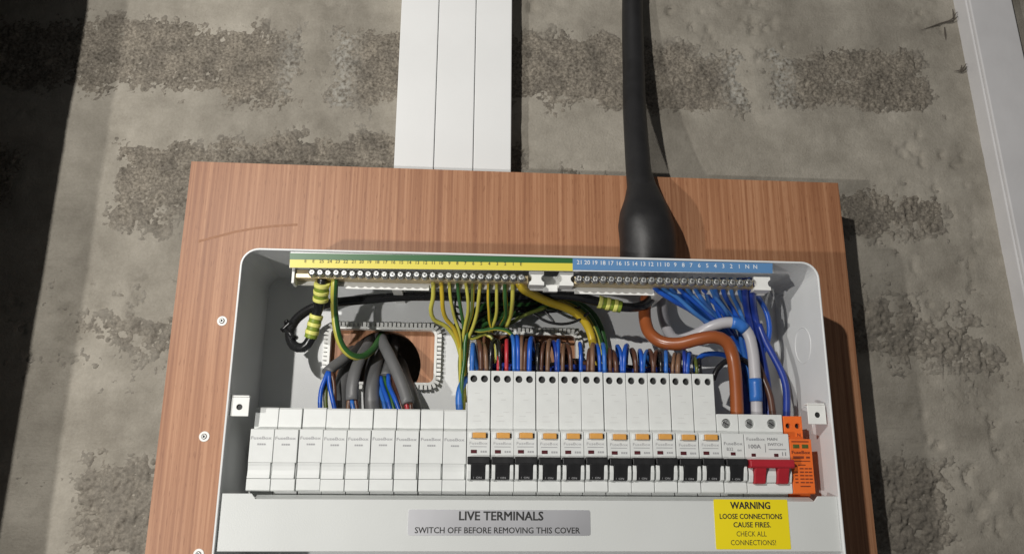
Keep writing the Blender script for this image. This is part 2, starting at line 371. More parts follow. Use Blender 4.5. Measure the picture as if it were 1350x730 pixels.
def grid_mesh(name, xs, zs, yf, mats, parent, attr=None):
    X, Z = np.meshgrid(xs, zs); Y = yf(X, Z); nx, nz = len(xs), len(zs)
    V = np.stack([X, Y, Z], -1).reshape(-1, 3)
    i = np.arange(nz-1)[:, None]*nx+np.arange(nx-1)[None, :]
    F = np.stack([i, i+1, i+nx+1, i+nx], -1).reshape(-1, 4)
    me = bpy.data.meshes.new(name)
    me.vertices.add(len(V)); me.vertices.foreach_set('co', V.ravel().astype(np.float32))
    me.loops.add(len(F)*4); me.loops.foreach_set('vertex_index', F.ravel().astype(np.int32))
    me.polygons.add(len(F)); me.polygons.foreach_set('loop_start', np.arange(0, len(F)*4, 4, dtype=np.int32))
    me.update(calc_edges=True)
    me.polygons.foreach_set('use_smooth', np.ones(len(F), bool))
    me.materials.append(M[mats])
    if attr is not None:
        a = me.attributes.new('lime', 'FLOAT', 'POINT'); a.data.foreach_set('value', attr(X, Z).ravel().astype(np.float32))
        a = me.attributes.new('smear', 'FLOAT', 'POINT'); a.data.foreach_set('value', np.clip((1-sstep(0.12, 0.85, expose(X, Z)))+0.60*(1-sstep(0.17, 0.30, Z)), 0, 1).ravel().astype(np.float32))
    o = bpy.data.objects.new(name, me); COL.objects.link(o); o.parent = parent
    return o
wall = thing('wall', 'grey concrete block wall with mortar smeared over its joints behind the wooden board', 'wall', (0, 0, 0))
def axis(lo, a, b, hi, st):
    return np.concatenate([np.linspace(lo, a, 12)[:-1], np.arange(a, b, st), np.linspace(b, hi, 12)])
def mortar_y(x, z):
    e = expose(x, z)
    trowel = (fbm(x*0.4, z*2.4, 18, 77, 5)-0.5)*0.0030+(fbm(x*0.5, z*1.6, 120, 12, 3)-0.5)*0.0008
    pits = sstep(0.64, 0.74, fbm(x, z, 85, 41, 3))*sstep(0.46, 0.62, fbm(x, z, 9, 8, 2))*0.0030+(fbm(x, z, 240, 55, 2)-0.5)*0.0007
    calm = 1-sstep(0.47, 0.50, x)*0.85
    return WY-0.0002+(trowel+pits)*calm+0.0036*e
grid_mesh('mortar', axis(-1.6, -0.56, 0.64, 1.7, 0.0028), axis(-1.1, -0.11, 0.56, 1.3, 0.0028), mortar_y, 'mortar', wall)
def block_y(x, z):
    e = expose(x, z)
    rough = (fbm(x, z, 270, 3, 3, 0.8)-0.5)*(0.0024+0.0050*fbm(x, z, 60, 91, 2))*(1+0.5*(1-sstep(0.17, 0.30, z)))+(fbm(x, z, 110, 29, 2)-0.5)*0.005*(1-sstep(0.17, 0.30, z))+(fbm(x, z, 55, 23, 4)-0.5)*0.0034
    return WY+0.0014+rough+0.0012*(1-e)
LIME = [(-0.245, 0.014, 0.37, 0.46, 0.45), (-0.190, 0.014, 0.36, 0.455, 0.75), (0.238, 0.016, 0.375, 0.475, 0.8), (0.286, 0.016, 0.375, 0.47, 0.8), (0.205, 0.016, 0.435, 0.47, 0.6)]
def lime(x, z):
    m = np.zeros_like(x)
    for cx, w, z0, z1, a in LIME:
        m = np.maximum(m, a*np.exp(-((x-cx)/w)**2)*sstep(z0-0.01, z0+0.01, z)*(1-sstep(z1-0.01, z1+0.01, z)))
    ed = sstep(0.75, 0.35, expose(x, z)) if False else (1-sstep(0.15, 0.75, expose(x, z)))
    return np.clip(m*(0.55+0.9*fbm(x, z, 45, 15, 3))+0.25*ed, 0, 0.8)
for x0, x1, z0, z1, e in BL:
    grid_mesh('concrete_block', np.arange(x0-0.022, x1+0.022, 0.0015), np.arange(z0-0.018, z1+0.018, 0.0015), block_y, 'block', wall, lime)

# dark panel added out of view, left of the frame: its edge shades the wall
occluder = thing('occluder', 'dark panel added out of view to shade the wall, left of everything else', 'occluder', (-0.9, -0.09, -1.05))
MB().box(-1.30, -0.4756, -0.112, -0.092, -1.05, 1.0).build('occluder_sheet', 'occluder', occluder, 0.002)
MB().tube([(-1.22, -0.112, 0.0), (-1.22, -0.15, 0.0), (-1.20, -0.155, 0.0), (-1.10, -0.155, 0.0)], 0.009).build('handle', 'steel', occluder)  # handle made up along with the added panel

# ------------------------------------------------------------------ white trunking above the board
tx = [at(x, 224, 0.037)[0] for x in (518.5, 571.5, 623.5, 674)]
names = ['leftmost white plastic trunking of the three above the wooden board', 'middle white plastic trunking of the three above the wooden board',
         'rightmost white plastic trunking of the three above the wooden board, next to the black cable']
for i in range(3):
    x0, x1 = tx[i]+0.0003, tx[i+1]-0.0003
    t = thing('cable_trunking', names[i], 'trunking', ((x0+x1)/2, WY, 0.2), 'white trunking side by side above the board')
    MB().box(x0+0.0012, x1-0.0012, 0.0400, WY+0.004, 0.14, 0.95).build('base', 'upvc', t, 0.0008)
    MB().box(x0, x1, 0.037, 0.0445, 0.14, 0.95).build('lid', 'upvc', t, 0.0009)

# white trunking at the right edge, leaning a little
t = thing('cable_trunking', 'wide white trunking standing upright at the right edge of the picture', 'trunking', (0.52, WY, 0.1))
a0, a1 = at(1258, 0, WY-0.002), at(1350, 470, WY-0.002)
sl = (a1[0]-a0[0])/(a1[2]-a0[2])
def lean(mb, x0, x1, y0, y1):
    z0, z1 = -0.6, 1.2
    f = lambda x, z: x+a0[0]+sl*(z-a0[2])
    v = [(f(x, z), y, z) for x in (x0, x1) for y in (y0, y1) for z in (z0, z1)]
    return mb.add(v, [(0, 1, 3, 2), (4, 6, 7, 5), (0, 4, 5, 1), (2, 3, 7, 6), (0, 2, 6, 4), (1, 5, 7, 3)])
lean(MB(), 0.0, 0.052, 0.046, WY+0.006).build('base', 'upvc2', t, 0.0012)
lean(MB(), 0.0008, 0.0512, 0.041, 0.0457).build('lid', 'upvc2', t, 0.0012)

for lab_, strands in (('dark dusty cobweb tuft at the upper edge of the right hand trunking', [[(1262, 16, 0.058), (1254, 26, 0.061), (1240, 31, 0.063), (1214, 40, 0.0635)], [(1263, 22, 0.058), (1254, 28, 0.061), (1246, 30, 0.063)], [(1245, 36, 0.063), (1246, 45, 0.063), (1247, 53, 0.063)], [(1256, 12, 0.059), (1257, 20, 0.061), (1256, 30, 0.063)]]),
                      ('dark dusty cobweb tuft lower down beside the right hand trunking', [[(1274, 84, 0.058), (1268, 92, 0.061), (1258, 94, 0.063)], [(1275, 88, 0.058), (1268, 94, 0.061), (1262, 95, 0.063)], [(1268, 86, 0.060), (1267, 92, 0.062), (1267, 96, 0.063)]])):
    t = thing('cobweb', lab_, 'cobweb', tuple(at(*strands[0][2])), 'dusty cobwebs beside the right trunking')
    for st_ in strands: MB().tube([at(*q) for q in st_], [0.0004, 0.0009, 0.0002], 6).build('strand', 'dust', t)

# ================================================================== BOARD
board = thing('mounting_board', 'reddish brown wood veneer board standing off the wall behind the open fuse box', 'board', (0, 0.009, -0.3))
hA = at(507, 482, 0.0); hB = at(684, 484, 0.0)
mb = MB(); mb.plate([(-0.3105, -0.30), (0.3036, -0.30), (0.3036, 0.2674), (-0.3105, 0.2682)],
                    [circ(hA[0], hA[2], 0.0315, 36)[::-1], circ(hB[0], hB[2], 0.030, 36)[::-1]], 0.0, 0.0012, 0)
mb.build('veneer', ['wood'], board)
mb = MB(); mb.plate([(-0.3103, -0.2998), (0.3034, -0.2998), (0.3034, 0.2672), (-0.3103, 0.2680)],
                    [circ(hA[0], hA[2], 0.0316, 36)[::-1], circ(hB[0], hB[2], 0.0301, 36)[::-1]], 0.0013, 0.018, 0)
mb.build('core', ['wood_edge'], board)
for x0, x1 in ((-0.29, -0.245), (0.24, 0.285)):
    MB().box(x0, x1, 0.0182, WY-0.001, -0.29, 0.25).build('batten', 'wood_edge', board)
# scuff mark on the veneer and screws
for px, py, lab in ((293, 423, 'round head screw and washer in the board, upper one left of the fuse box'),
                    (269.5, 575, 'round head screw and washer in the board, middle one left of the fuse box'),
                    (262, 730, 'round head screw and washer in the board, at the bottom edge of the picture')):
    c = at(px, py, 0.0)
    s = thing('screw', lab, 'screw', tuple(c), 'screws in the board left of the fuse box')
    mb = MB(); mb.cyl_y(c[0], c[2], 0.0043, -0.0008, 0.0004, 24, r1=0.0045); mb.build('washer', 'white', s, 0.0003)
    mb = MB(); mb.cyl_y(c[0], c[2], 0.0016, -0.0020, -0.0009, 18, r1=0.0026); mb.build('head', 'steel', s, 0.0002)
    mb = MB(); mb.cyl_y(c[0], c[2], 0.0012, -0.0021, -0.00195, 6); mb.build('recess', 'dark', s)
sc_pts = [at(px, py, -0.0001) for px, py in ((262, 318), (285, 312), (310, 305.5), (335, 301), (360, 298), (392, 296))]
v = []
for p in sc_pts: v += [(p[0], -0.00012, p[2]-0.0011), (p[0], -0.00012, p[2]+0.0011)]
MB().add(v, [(2*i, 2*i+2, 2*i+3, 2*i+1) for i in range(len(sc_pts)-1)]).build('scuff_mark', 'scuff', board)

# ================================================================== ENCLOSURE
RIM, TOP, BOT, HX = -0.090, 0.1607, -0.105, 0.2316
enc = thing('fuse_box', 'open white metal fuse box with rounded corners screwed to the wooden board', 'fuse box', (0, 0, BOT))
outer = rrect(-HX, HX, BOT, TOP, 0.014, 8); inner = rrect(-HX+0.0017, HX-0.0017, BOT+0.0017, TOP-0.0017, 0.0125, 8)
mb = MB(); n = len(outer)
v = [(x, RIM, z) for x, z in outer]+[(x, RIM, z) for x, z in inner]+[(x, -0.0006, z) for x, z in outer]+[(x, -0.0022, z) for x, z in inner]
f = []
for i in range(n):
    j = (i+1) % n
    f += [(i, j, n+j, n+i), (i, 2*n+i, 2*n+j, j), (n+i, n+j, 3*n+j, 3*n+i)]
mb.add(v, f, 0, True)
side = mb.build('side_walls', 'paint', enc); side.data.polygons.foreach_set('use_smooth', [False]*len(side.data.polygons))
bv = side.modifiers.new('edge', 'BEVEL'); bv.width = 0.0006; bv.segments = 2; bv.limit_method = 'ANGLE'; bv.angle_limit = math.radians(60)
def op(px0, px1, py0, py1):
    a = at(px0, py0, -0.0015); b = at(px1, py1, -0.0015); return a[0], b[0], b[2], a[2]
OPA = op(437, 573, 433, 507); OPB = op(626, 760, 440, 514)
mb = MB(); mb.plate([(x, z) for x, z in rrect(-HX+0.0012, HX-0.0012, BOT+0.0012, TOP-0.0012, 0.013, 8)],
                    [rrect(*OPA, 0.006)[::-1], rrect(*OPB, 0.006)[::-1]], -0.0022, -0.0007); mb.build('back_plate', 'paint', enc)
for q in (OPA, OPB):         # castellated grommet strip pushed onto the sheet edge of each opening
    x0, x1, z0, z1 = q
    e = MB(); ring_o = rrect(x0-0.0012, x1+0.0012, z0-0.0012, z1+0.0012, 0.007); ring_i = rrect(x0+0.001, x1-0.001, z0+0.001, z1-0.001, 0.005)
    e.plate(ring_o, [ring_i[::-1]], -0.0085, -0.0005)
    st = e.build('grommet_strip', 'white', enc)
    e = MB(); path = rrect(x0-0.0030, x1+0.0030, z0-0.0030, z1+0.0030, 0.0085, 5)
    P = [np.array(p) for p in path]; P.append(P[0]); acc = 0; nxt = 0
    for a, b in zip(P[:-1], P[1:]):
        L_ = np.linalg.norm(b-a)
        if L_ < 1e-6: continue
        while nxt <= acc+L_:
            c = a+(b-a)*(nxt-acc)/L_; tdir = (b-a)/L_; nd = np.array([tdir[1], -tdir[0]]); h = 0.00128
            q4 = [c-tdir*h-nd*0.0020, c+tdir*h-nd*0.0020, c+tdir*h+nd*0.0020, c-tdir*h+nd*0.0020]
            e.prism_xz([tuple(k) for k in q4], -0.0080+random.uniform(-0.0006, 0.0006), -0.0020+random.uniform(-0.0002, 0.0002)); nxt += 0.0037
        acc += L_
    tt = e.build('grommet_teeth', 'white', st); tt['kind'] = 'stuff'
def screw_tab(px0, px1, py0, py1, side_sign):
    a = at(px0, py0, -0.0855); b = at(px1, py1, -0.0855)
    x0, x1, z0, z1 = a[0], b[0], b[2], a[2]; cx, cz = (x0+x1)/2, (z0+z1)/2-0.001
    hole = circ(cx, cz, 0.0022, 14)
    mb = MB(); mb.plate([(x0, z0+0.0006), (x1-0.0010, z0+0.0006), (x1-0.0010, z1-0.002), (x0, z1-0.002)], [hole[::-1]], -0.0860, -0.0848)
    mb.box(x0, x1-0.0014, -0.0858, -0.080, z1-0.0018, z1-0.0006)
    o = mb.build('screw_tab', 'white', enc, 0.0003)
    mb = MB(); mb.cyl_y(cx, cz, 0.0030, -0.0846, -0.0780, 14, r1=0.0028); mb.build('threaded_insert', 'dark', o)
screw_tab(303, 329, 519.5, 549.5, -1); screw_tab(1063.5, 1091.5, 530, 560, 1)
# pressed knock-out rings on the right hand wall
for zc, yc, r in ((0.098, -0.052, 0.015), (0.035, -0.045, 0.012)):
    pts = [(HX-0.00178, yc+r*math.cos(a), zc+r*math.sin(a)) for a in np.linspace(0, 2*math.pi, 37)]
    MB().tube(pts, 0.0003, 6, raw=True, caps=False).build('knockout_ring', 'paint', enc)
# label strips below the top edge
def label_strip(px0, px1, top0, bot0, top1, bot1, name, mats, split=False):
    Y = -0.0886
    q = [at(px0, top0, Y), at(px1, top1, Y), at(px1, bot1, Y), at(px0, bot0, Y)]
    mb = MB()
    if split:
        m0 = (q[0]+q[3])/2+np.array([0, 0, 0.0006]); m1 = (q[1]+q[2])/2+np.array([0, 0, 0.0006])
        mb.prism_xz([(q[0][0], q[0][2]), (q[1][0], q[1][2]), (m1[0], m1[2]), (m0[0], m0[2])], Y, Y+0.0004, 0)
        mb.prism_xz([(m0[0], m0[2]), (m1[0], m1[2]), (q[2][0], q[2][2]), (q[3][0], q[3][2])], Y, Y+0.0004, 1)
    else: mb.prism_xz([(p[0], p[2]) for p in q], Y, Y+0.0004, 0)
    return mb.build(name, mats, enc), Y
# folded lip that carries the labels
q0, q1 = at(382, 334, -0.0803), at(1019, 361, -0.0803)
lipz0, lipz1 = at(382, 352.8, -0.0882)[2], at(1018, 360.3, -0.0882)[2]
MB().prism_xz([(at(382, 345, -0.0882)[0], lipz0), (at(1018.5, 350, -0.0882)[0], lipz1), (at(1018.5, 350, -0.0882)[0], TOP-0.0016), (at(382, 345, -0.0882)[0], TOP-0.0016)], -0.0881, -0.0872).build('label_lip', 'paint', enc)
lab, LY = label_strip(382, 755, 333.5, 352.5, 339.0, 357.0, 'earth_label', ['lab_green', 'lab_yellow'], True)
mb = MB()
for i, s_ in enumerate(['E', 'E']+[str(k) for k in range(25, 0, -1)]+['E']):
    x = 403+10.52*i; c = at(x, 343.6+0.0145*(x-382), LY)
    put_text(mb, s_, c[0], c[2], LY-0.0002, 0.0026, None, 0.02)
mb.build('numbers', 'ink', lab)
lab, LY = label_strip(755, 1018.5, 338.0, 355.5, 345.5, 360.0, 'neutral_label', ['lab_blue'])
mb = MB()
for i, s_ in enumerate([str(k) for k in range(21, 0, -1)]+['N', 'N']):
    x = 763.5+10.55*i; c = at(x, 345.6+0.026*(x-763), LY)
    put_text(mb, s_, c[0], c[2], LY-0.0002, 0.0034, None, 0.03)
mb.build('numbers', 'white_ink', lab)

# ------------------------------------------------------------------ terminal bars
BY = -0.0785
def bar_z(px): return at(px, 363.5+0.0165*(px-412), BY)[2]
zb = bar_z(700)
sup = thing('bar_support', 'long white plastic carrier clip holding both rows of brass terminals', 'terminal carrier', (0, -0.03, zb))
xl, xr = at(386, 365, BY)[0], at(1013, 374, BY)[0]
MB().box(xl, xr, -0.0695, -0.0665, zb-0.0066, zb+0.0055).build('carrier_back', 'white', sup, 0.0004)
for pa, pb in ((456, 566), (757, 862)): MB().box(at(pa, 375, -0.07)[0], at(pb, 375, -0.07)[0], -0.0706, -0.0698, zb-0.0092, zb-0.0045).build('lower_lip', 'white', sup, 0.0003)
for px in (520, 880):
    x = at(px, 368, BY)[0]; MB().box(x-0.004, x+0.004, -0.0663, -0.0024, zb-0.005, zb+0.004).build('post', 'white', sup)
def clamp(px0, px1, notchL, notchR):
    x0, x1 = at(px0, 367, BY)[0], at(px1, 367, BY)[0]; h = 0.0056; r = 0.0032; p = [(x0, zb-h)]
    p.append((x1, zb-h))
    if notchR: p += [(x1+r*0.25-r*math.sin(a), zb-r*math.cos(a)) for a in np.linspace(0.3, math.pi-0.3, 7)]
    p += [(x1, zb+h), (x0, zb+h)]
    if notchL: p += [(x0-r*0.25+r*math.sin(a), zb+r*math.cos(a)) for a in np.linspace(0.3, math.pi-0.3, 7)]
    MB().prism_xz(p, -0.0830, -0.0699).build('end_clip', 'white', sup)
clamp(697, 716.5, True, True); clamp(736.5, 755, True, True); clamp(991, 1012.5, True, True)
x0 = at(386, 366, BY)[0]; MB().box(x0, x0+0.0022, -0.0830, -0.0699, zb-0.0085, zb+0.0066).build('end_clip', 'white', sup, 0.0004)
MB().box(at(717, 366, BY)[0], at(736, 366, BY)[0], -0.0740, -0.0699, zb-0.0085, zb-0.003).build('bridge', 'white', sup, 0.0004)
def terminal_bar(px0, px1, first, pitch, count, label, name):
    x0, x1 = at(px0, 367, BY)[0], at(px1, 367, BY)[0]
    t = thing(name, label, 'terminal bar', ((x0+x1)/2, -0.072, zb-0.006), 'brass terminal bars under the numbered labels')
    MB().box(x0, x1, -0.0807, -0.0700, zb-0.0036, zb+0.0032).build('bar', 'brass', t, 0.0004)
    base = None
    for i in range(count):
        x = at(first+pitch*i, 367, BY)[0]
        if base is None:
            mb = MB(); mb.cyl_y(x, zb, 0.0018, -0.0862, -0.0856, 14, r1=0.0028); mb.cyl_y(x, zb, 0.0028, -0.0856, -0.0844, 14, r1=0.0033); mb.cyl_y(x, zb, 0.0033, -0.0842, -0.0808, 14)
            base = mb.build('screw', 'steel', t, 0.0003)
            r = MB(); r.box(x-0.0011, x+0.0011, -0.08635, -0.0858, zb-0.00022, zb+0.00022).box(x-0.00022, x+0.00022, -0.0863, -0.0859, zb-0.0011, zb+0.0011)
            rs = r.build('slot', 'dark', base); xb = x
        else:
            c = base.copy(); COL.objects.link(c); c.parent = t; c.location = (x-xb, 0, random.uniform(-0.0003, 0.0003))
            d = rs.copy(); COL.objects.link(d); d.parent = c
            # turn each screw a little about its own axis through its slot piece
            a = random.uniform(-0.7, 0.7)
            o_ = np.array([xb, 0, zb])-np.array(t['_w']); Rm = Matrix.Rotation(a, 4, 'Y'); T1 = Matrix.Translation((o_[0], 0, o_[2]))
            d.matrix_basis = T1 @ Rm @ T1.inverted()
    return t
terminal_bar(388, 696, 413, 10.52, 27, 'left brass terminal bar with screws under the green and yellow label', 'terminal_bar')
terminal_bar(757, 991, 762, 10.52, 22, 'right brass terminal bar with screws under the blue label', 'terminal_bar')

# ------------------------------------------------------------------ din rail
rail = thing('din_rail', 'galvanised steel rail behind the row of white modules', 'rail', (0, -0.02, 0))
MB().prism_yz([(-0.0225, 0.0175), (-0.0235, 0.0175), (-0.0235, 0.0125), (-0.018, 0.0125), (-0.018, -0.0125), (-0.0235, -0.0125), (-0.0235, -0.0175), (-0.0225, -0.0175), (-0.0225, -0.0135), (-0.017, -0.0135), (-0.017, 0.0135), (-0.0225, 0.0135)], -0.228, 0.222).build('rail', 'rail', rail)
for x in (-0.2, 0.0, 0.2): MB().box(x-0.006, x+0.006, -0.0168, -0.0024, -0.010, 0.010).build('bracket', 'rail', rail)

# ================================================================== MODULES
ML, PIT, FR = -0.2149, 0.018, -0.080
SH = -0.0705                                  # shoulder plane
ZT = at(470, 538, SH)[2]                      # top of the low shoulders
ZR = at(780, 490.5, SH)[2]                    # top of the tall breakers
def local(mb_builder): pass
REAR = -0.026
ORD = ['first', 'second', 'third', 'fourth', 'fifth', 'sixth', 'seventh', 'eighth', 'ninth', 'tenth', 'eleventh']
def mod_loc(i): return (ML+PIT*(i+0.5), REAR, -0.0225)
class LM(MB):                                 # module-local x (0 = module centre), world y and z
    def build(s, name, mats, parent, bevel=0.0, segs=2):
        ox = parent['_w'][0]; s.v = [(a+ox, b, c) for a, b, c in s.v]; return MB.build(s, name, mats, parent, bevel, segs)
def nose_low(zt):                             # yz outline of a module with a low front band
    return [(REAR, zt), (SH, zt), (SH, 0.0226), (FR+0.0008, 0.0226), (FR, 0.0218), (FR, -0.0218), (FR+0.0006, -0.0224), (SH, -0.0224), (SH, -0.040), (REAR, -0.040)]
# --- blank modules
def make_blank():
    t = thing('blank_module', 'white blank filler module, first from the left end of the row', 'blank module', mod_loc(0), 'white blank modules at the left of the row')
    w = 0.00872
    b = LM(); b.prism_yz([(REAR, ZT), (SH+0.0012, ZT), (SH, ZT-0.0012), (SH-0.0008, 0.0246), (SH, 0.0228), (FR+0.0006, 0.0226), (FR, 0.0220), (FR, -0.0020), (FR+0.0024, -0.0021), (FR+0.0024, -0.0135), (FR-0.0002, -0.0136), (FR-0.0001, -0.0216), (FR+0.0008, -0.0224), (SH, -0.0224), (SH, -0.040), (REAR, -0.040)], -w, w)
    b.build('body', 'module', t, 0.0004)
    g = LM(); g.prism_yz([(FR+0.0026, -0.0020), (FR+0.0002, -0.0021), (FR+0.0009, -0.0045), (FR+0.0011, -0.0075), (FR+0.0007, -0.0105), (FR-0.0003, -0.0133), (FR+0.0026, -0.0135)], -w, w-0.0010)
    g.build('finger_grip', 'module', t, 0.0003)
    p = LM(); put_text(p, 'FuseBox', -0.0004, 0.0160, FR-0.0002, 0.0022, 0.0150, 0.06, 0)
    for k in range(4): p.box(-0.0030+0.0016*k, -0.0018+0.0016*k, FR-0.0003, FR-0.0002, 0.0107, 0.0119, 0)
    p.build('printing', 'print_light', t); return t
bl = make_blank()
for i in range(1, 9): copy_thing(bl, mod_loc(i), 'white blank filler module, %s from the left end of the row' % ORD[i] if i < 8 else 'white blank filler module touching the tall breakers, last of the blanks')
# --- switch parts shared by breaker kinds
def cheeks(b, w):
    for s_ in (-1, 1):
        xa, xb_ = sorted((s_*0.0055, s_*0.0081))
        b.prism_yz([(FR+0.0002, -0.0012), (FR-0.0048, -0.0022), (FR-0.0054, -0.0070), (FR-0.0040, -0.0128), (FR+0.0002, -0.0142)], xa, xb_)
def toggle(t, mat_='black'):
    k = LM()
    k.prism_yz([(FR+0.0004, 0.0034), (FR-0.0060, 0.0034), (FR-0.0068, 0.0026), (FR-0.0068, -0.0012), (FR-0.0060, -0.0020), (FR+0.0004, -0.0020)], -0.0083, 0.0083)
    k.prism_yz([(FR+0.0003, -0.0017), (FR-0.0064, -0.0017), (FR-0.0042, -0.0075), (FR-0.0026, -0.0132), (FR+0.0003, -0.0136)], -0.0052, 0.0052)
    o = k.build('switch', mat_, t, 0.0004)
    p = LM(); yy = FR-0.0031
    put_text(p, 'I', -0.0034, -0.0118, yy-0.0003, 0.0014); put_text(p, 'ON', 0.0005, -0.0118, yy-0.0003, 0.0014, 0.0040)
    p.build('lettering', 'print_light', o)
    return o
def make_rcbo():
    t = thing('breaker', '', 'circuit breaker', mod_loc(9), 'tall white breakers with black switches and amber test buttons')
    w = 0.0087
    b = LM(); b.prism_yz([(REAR, ZR), (SH+0.0060, ZR), (SH+0.0060, 0.0230), (FR+0.0008, 0.0230), (FR, 0.0222), (FR, -0.0214), (FR+0.0008, -0.0224), (SH, -0.0224), (SH, -0.040), (REAR, -0.040)], -w, w)
    hz = at(780, 501, SH)[2]
    hs = [circ(s_*0.0042, hz, 0.0028, 16)[::-1] for s_ in (-1, 1)]
    b.plate([(-w, 0.0232), (w, 0.0232), (w, ZR), (-w, ZR)], hs, SH, SH+0.0058)
    cheeks(b, w)
    b.build('body', 'module', t, 0.0003)
    for s_ in (-1, 1):
        c = LM(); c.cyl_y(s_*0.0042, hz, 0.0026, SH+0.0030, SH+0.0056, 14); c.build('terminal_screw', 'dark', t)  # dark colour stands in for the shadow inside the hole
    k = LM(); k.box(-0.0046, 0.0056, FR-0.0026, FR+0.0005, 0.0172, 0.0214); k.build('test_button', 'amber', t, 0.0005)
    k = LM(); k.box(-0.0064, -0.0048, FR-0.0018, FR+0.0005, 0.0173, 0.0213).build('button_frame', 'module', t, 0.0003)
    k = LM(); k.box(0.0058, 0.0066, FR-0.0010, FR+0.0005, 0.0174, 0.0210).build('button_gap', 'dark', t)
    k = LM(); k.box(-0.0058, -0.0012, FR-0.0004, FR+0.0004, 0.0060, 0.0086).build('status_window', 'window', t, 0.0002)
    toggle(t)
    p = LM(); put_text(p, 'FuseBox', 0.0, 0.0136, FR-0.0002, 0.0021, 0.0136, 0.0)
    p.box(-0.0064, 0.0062, FR-0.00025, FR-0.0001, 0.0107, 0.0112)
    for k in range(3): p.box(0.0016+0.0017*k, 0.0028+0.0017*k, FR-0.0003, FR-0.0002, 0.0066, 0.0080)
    p.build('printing', 'print_light', t); p = LM()
    # faint moulded marks of the upper face
    for (a, c, l) in ((-0.0035, 0.052, 0.004), (-0.001, 0.047, 0.004), (-0.004, 0.0345, 0.005), (-0.0045, 0.0305, 0.0065), (0.001, 0.0375, 0.004)):
        p.box(a, a+l, SH-0.00015, SH-0.0001, c, c+0.0005)
    p.build('moulded_mark', 'moulded', t); return t
rc = make_rcbo()
rc['label'] = 'tall white breaker with black switch, first one right of the blank modules'
for i in range(1, 11):
    copy_thing(rc, mod_loc(9+i), 'tall white breaker with black switch, %s one right of the blank modules' % ORD[i] if i < 10 else 'tall white breaker with black switch, last one before the brown cable')
# --- single miniature breaker without test button, main switch, surge device
ZS = ZT-0.001
def screw_terminal(t, x, z, host_screw='steel'):
    c = LM(); c.cyl_y(x, z, 0.0026, SH+0.0012, SH+0.0016, 16, r1=0.0033); c.cyl_y(x, z, 0.0033, SH+0.0016, SH+0.0056, 16); o = c.build('terminal_screw', 'steel', t, 0.0004)
    k = LM(); k.prism_xz([(x-0.0022, z+0.0010), (x-0.0018, z+0.0016), (x+0.0022, z-0.0010), (x+0.0018, z-0.0016)], SH+0.0010, SH+0.00135); k.build('slot', 'dark', o)
hzS = at(985, 558, SH)[2]
t = thing('breaker', 'short white breaker with black switch beside the red main switch', 'circuit breaker', mod_loc(20))
w = 0.0087
b = LM(); b.prism_yz([(REAR, ZS), (SH+0.0060, ZS), (SH+0.0060, 0.0230), (FR+0.0008, 0.0228), (FR, 0.0222), (FR, -0.0214), (FR+0.0008, -0.0224), (SH, -0.0224), (SH, -0.040), (REAR, -0.040)], -w, w)
b.plate([(-w, 0.0232), (w, 0.0232), (w, ZS), (-w, ZS)], [circ(-0.001, hzS, 0.0037, 18)[::-1]], SH, SH+0.0058); cheeks(b, w); b.build('body', 'module', t, 0.0003)
screw_terminal(t, -0.001, hzS); toggle(t)
k = LM(); k.box(-0.0024, 0.0014, FR-0.0004, FR+0.0004, 0.0060, 0.0084).build('status_window', 'window', t, 0.0002)
p = LM(); put_text(p, 'FuseBox', 0.0, 0.0150, FR-0.0002, 0.0023, 0.0146); put_text(p, 'B32', -0.0028, 0.0108, FR-0.0002, 0.0024); put_text(p, '6kA', 0.0048, 0.0100, FR-0.0002, 0.0016); p.build('printing', 'print', t)

t = thing('main_switch', 'wide white main switch with a red double handle between breaker and orange module', 'main switch', (ML+PIT*22, REAR, -0.0225))
w = 0.0177
b = LM(); b.prism_yz([(REAR, ZS), (SH+0.0060, ZS), (SH+0.0060, 0.0230), (FR+0.0008, 0.0228), (FR, 0.0222), (FR, -0.0214), (FR+0.0008, -0.0224), (SH, -0.0224), (SH, -0.040), (REAR, -0.040)], -w, w)
b.plate([(-w, 0.0232), (w, 0.0232), (w, ZS), (-w, ZS)], [circ(s_*0.009, hzS, 0.0037, 18)[::-1] for s_ in (-1, 1)], SH, SH+0.0058)
for xa, xb_ in ((-0.0172, -0.0138), (-0.0042, 0.0042), (0.0138, 0.0166)):
    b.prism_yz([(FR+0.0002, -0.0024), (FR-0.0034, -0.0030), (FR-0.0036, -0.0090), (FR-0.0022, -0.0140), (FR+0.0002, -0.0148)], xa, xb_)
b.build('body', 'module', t, 0.0003)
for s_ in (-1, 1): screw_terminal(t, s_*0.009, hzS)
k = LM(); k.prism_yz([(FR+0.0004, 0.0032), (FR-0.0080, 0.0030), (FR-0.0092, 0.0018), (FR-0.0092, -0.0022), (FR-0.0082, -0.0036), (FR+0.0004, -0.0036)], -0.0176, 0.0172)
for s_ in (-1, 1): k.prism_yz([(FR+0.0003, -0.0034), (FR-0.0080, -0.0034), (FR-0.0056, -0.0090), (FR-0.0036, -0.0150), (FR+0.0003, -0.0156)], s_*0.009-0.0045, s_*0.009+0.0045)
hd = k.build('handle', 'red', t, 0.0007)
for s_ in (-1, 1):
    k = LM(); k.box(s_*0.009-0.0040, s_*0.009-0.0006, FR-0.0004, FR+0.0004, 0.0052, 0.0076).build('status_window', 'window', t, 0.0002)
p = LM(); put_text(p, 'FuseBox', -0.0088, 0.0186, FR-0.0002, 0.0024, 0.0146); put_text(p, '100A', -0.0100, 0.0130, FR-0.0002, 0.0030, 0.0096, 0.10)
put_text(p, 'MAIN', 0.0044, 0.0186, FR-0.0002, 0.0020, 0.0080, 0.06); put_text(p, 'SWITCH', 0.0064, 0.0146, FR-0.0002, 0.0020, 0.0118, 0.06); p.box(0.0010, 0.0150, FR-0.0003, FR-0.0002, 0.0105, 0.0110)
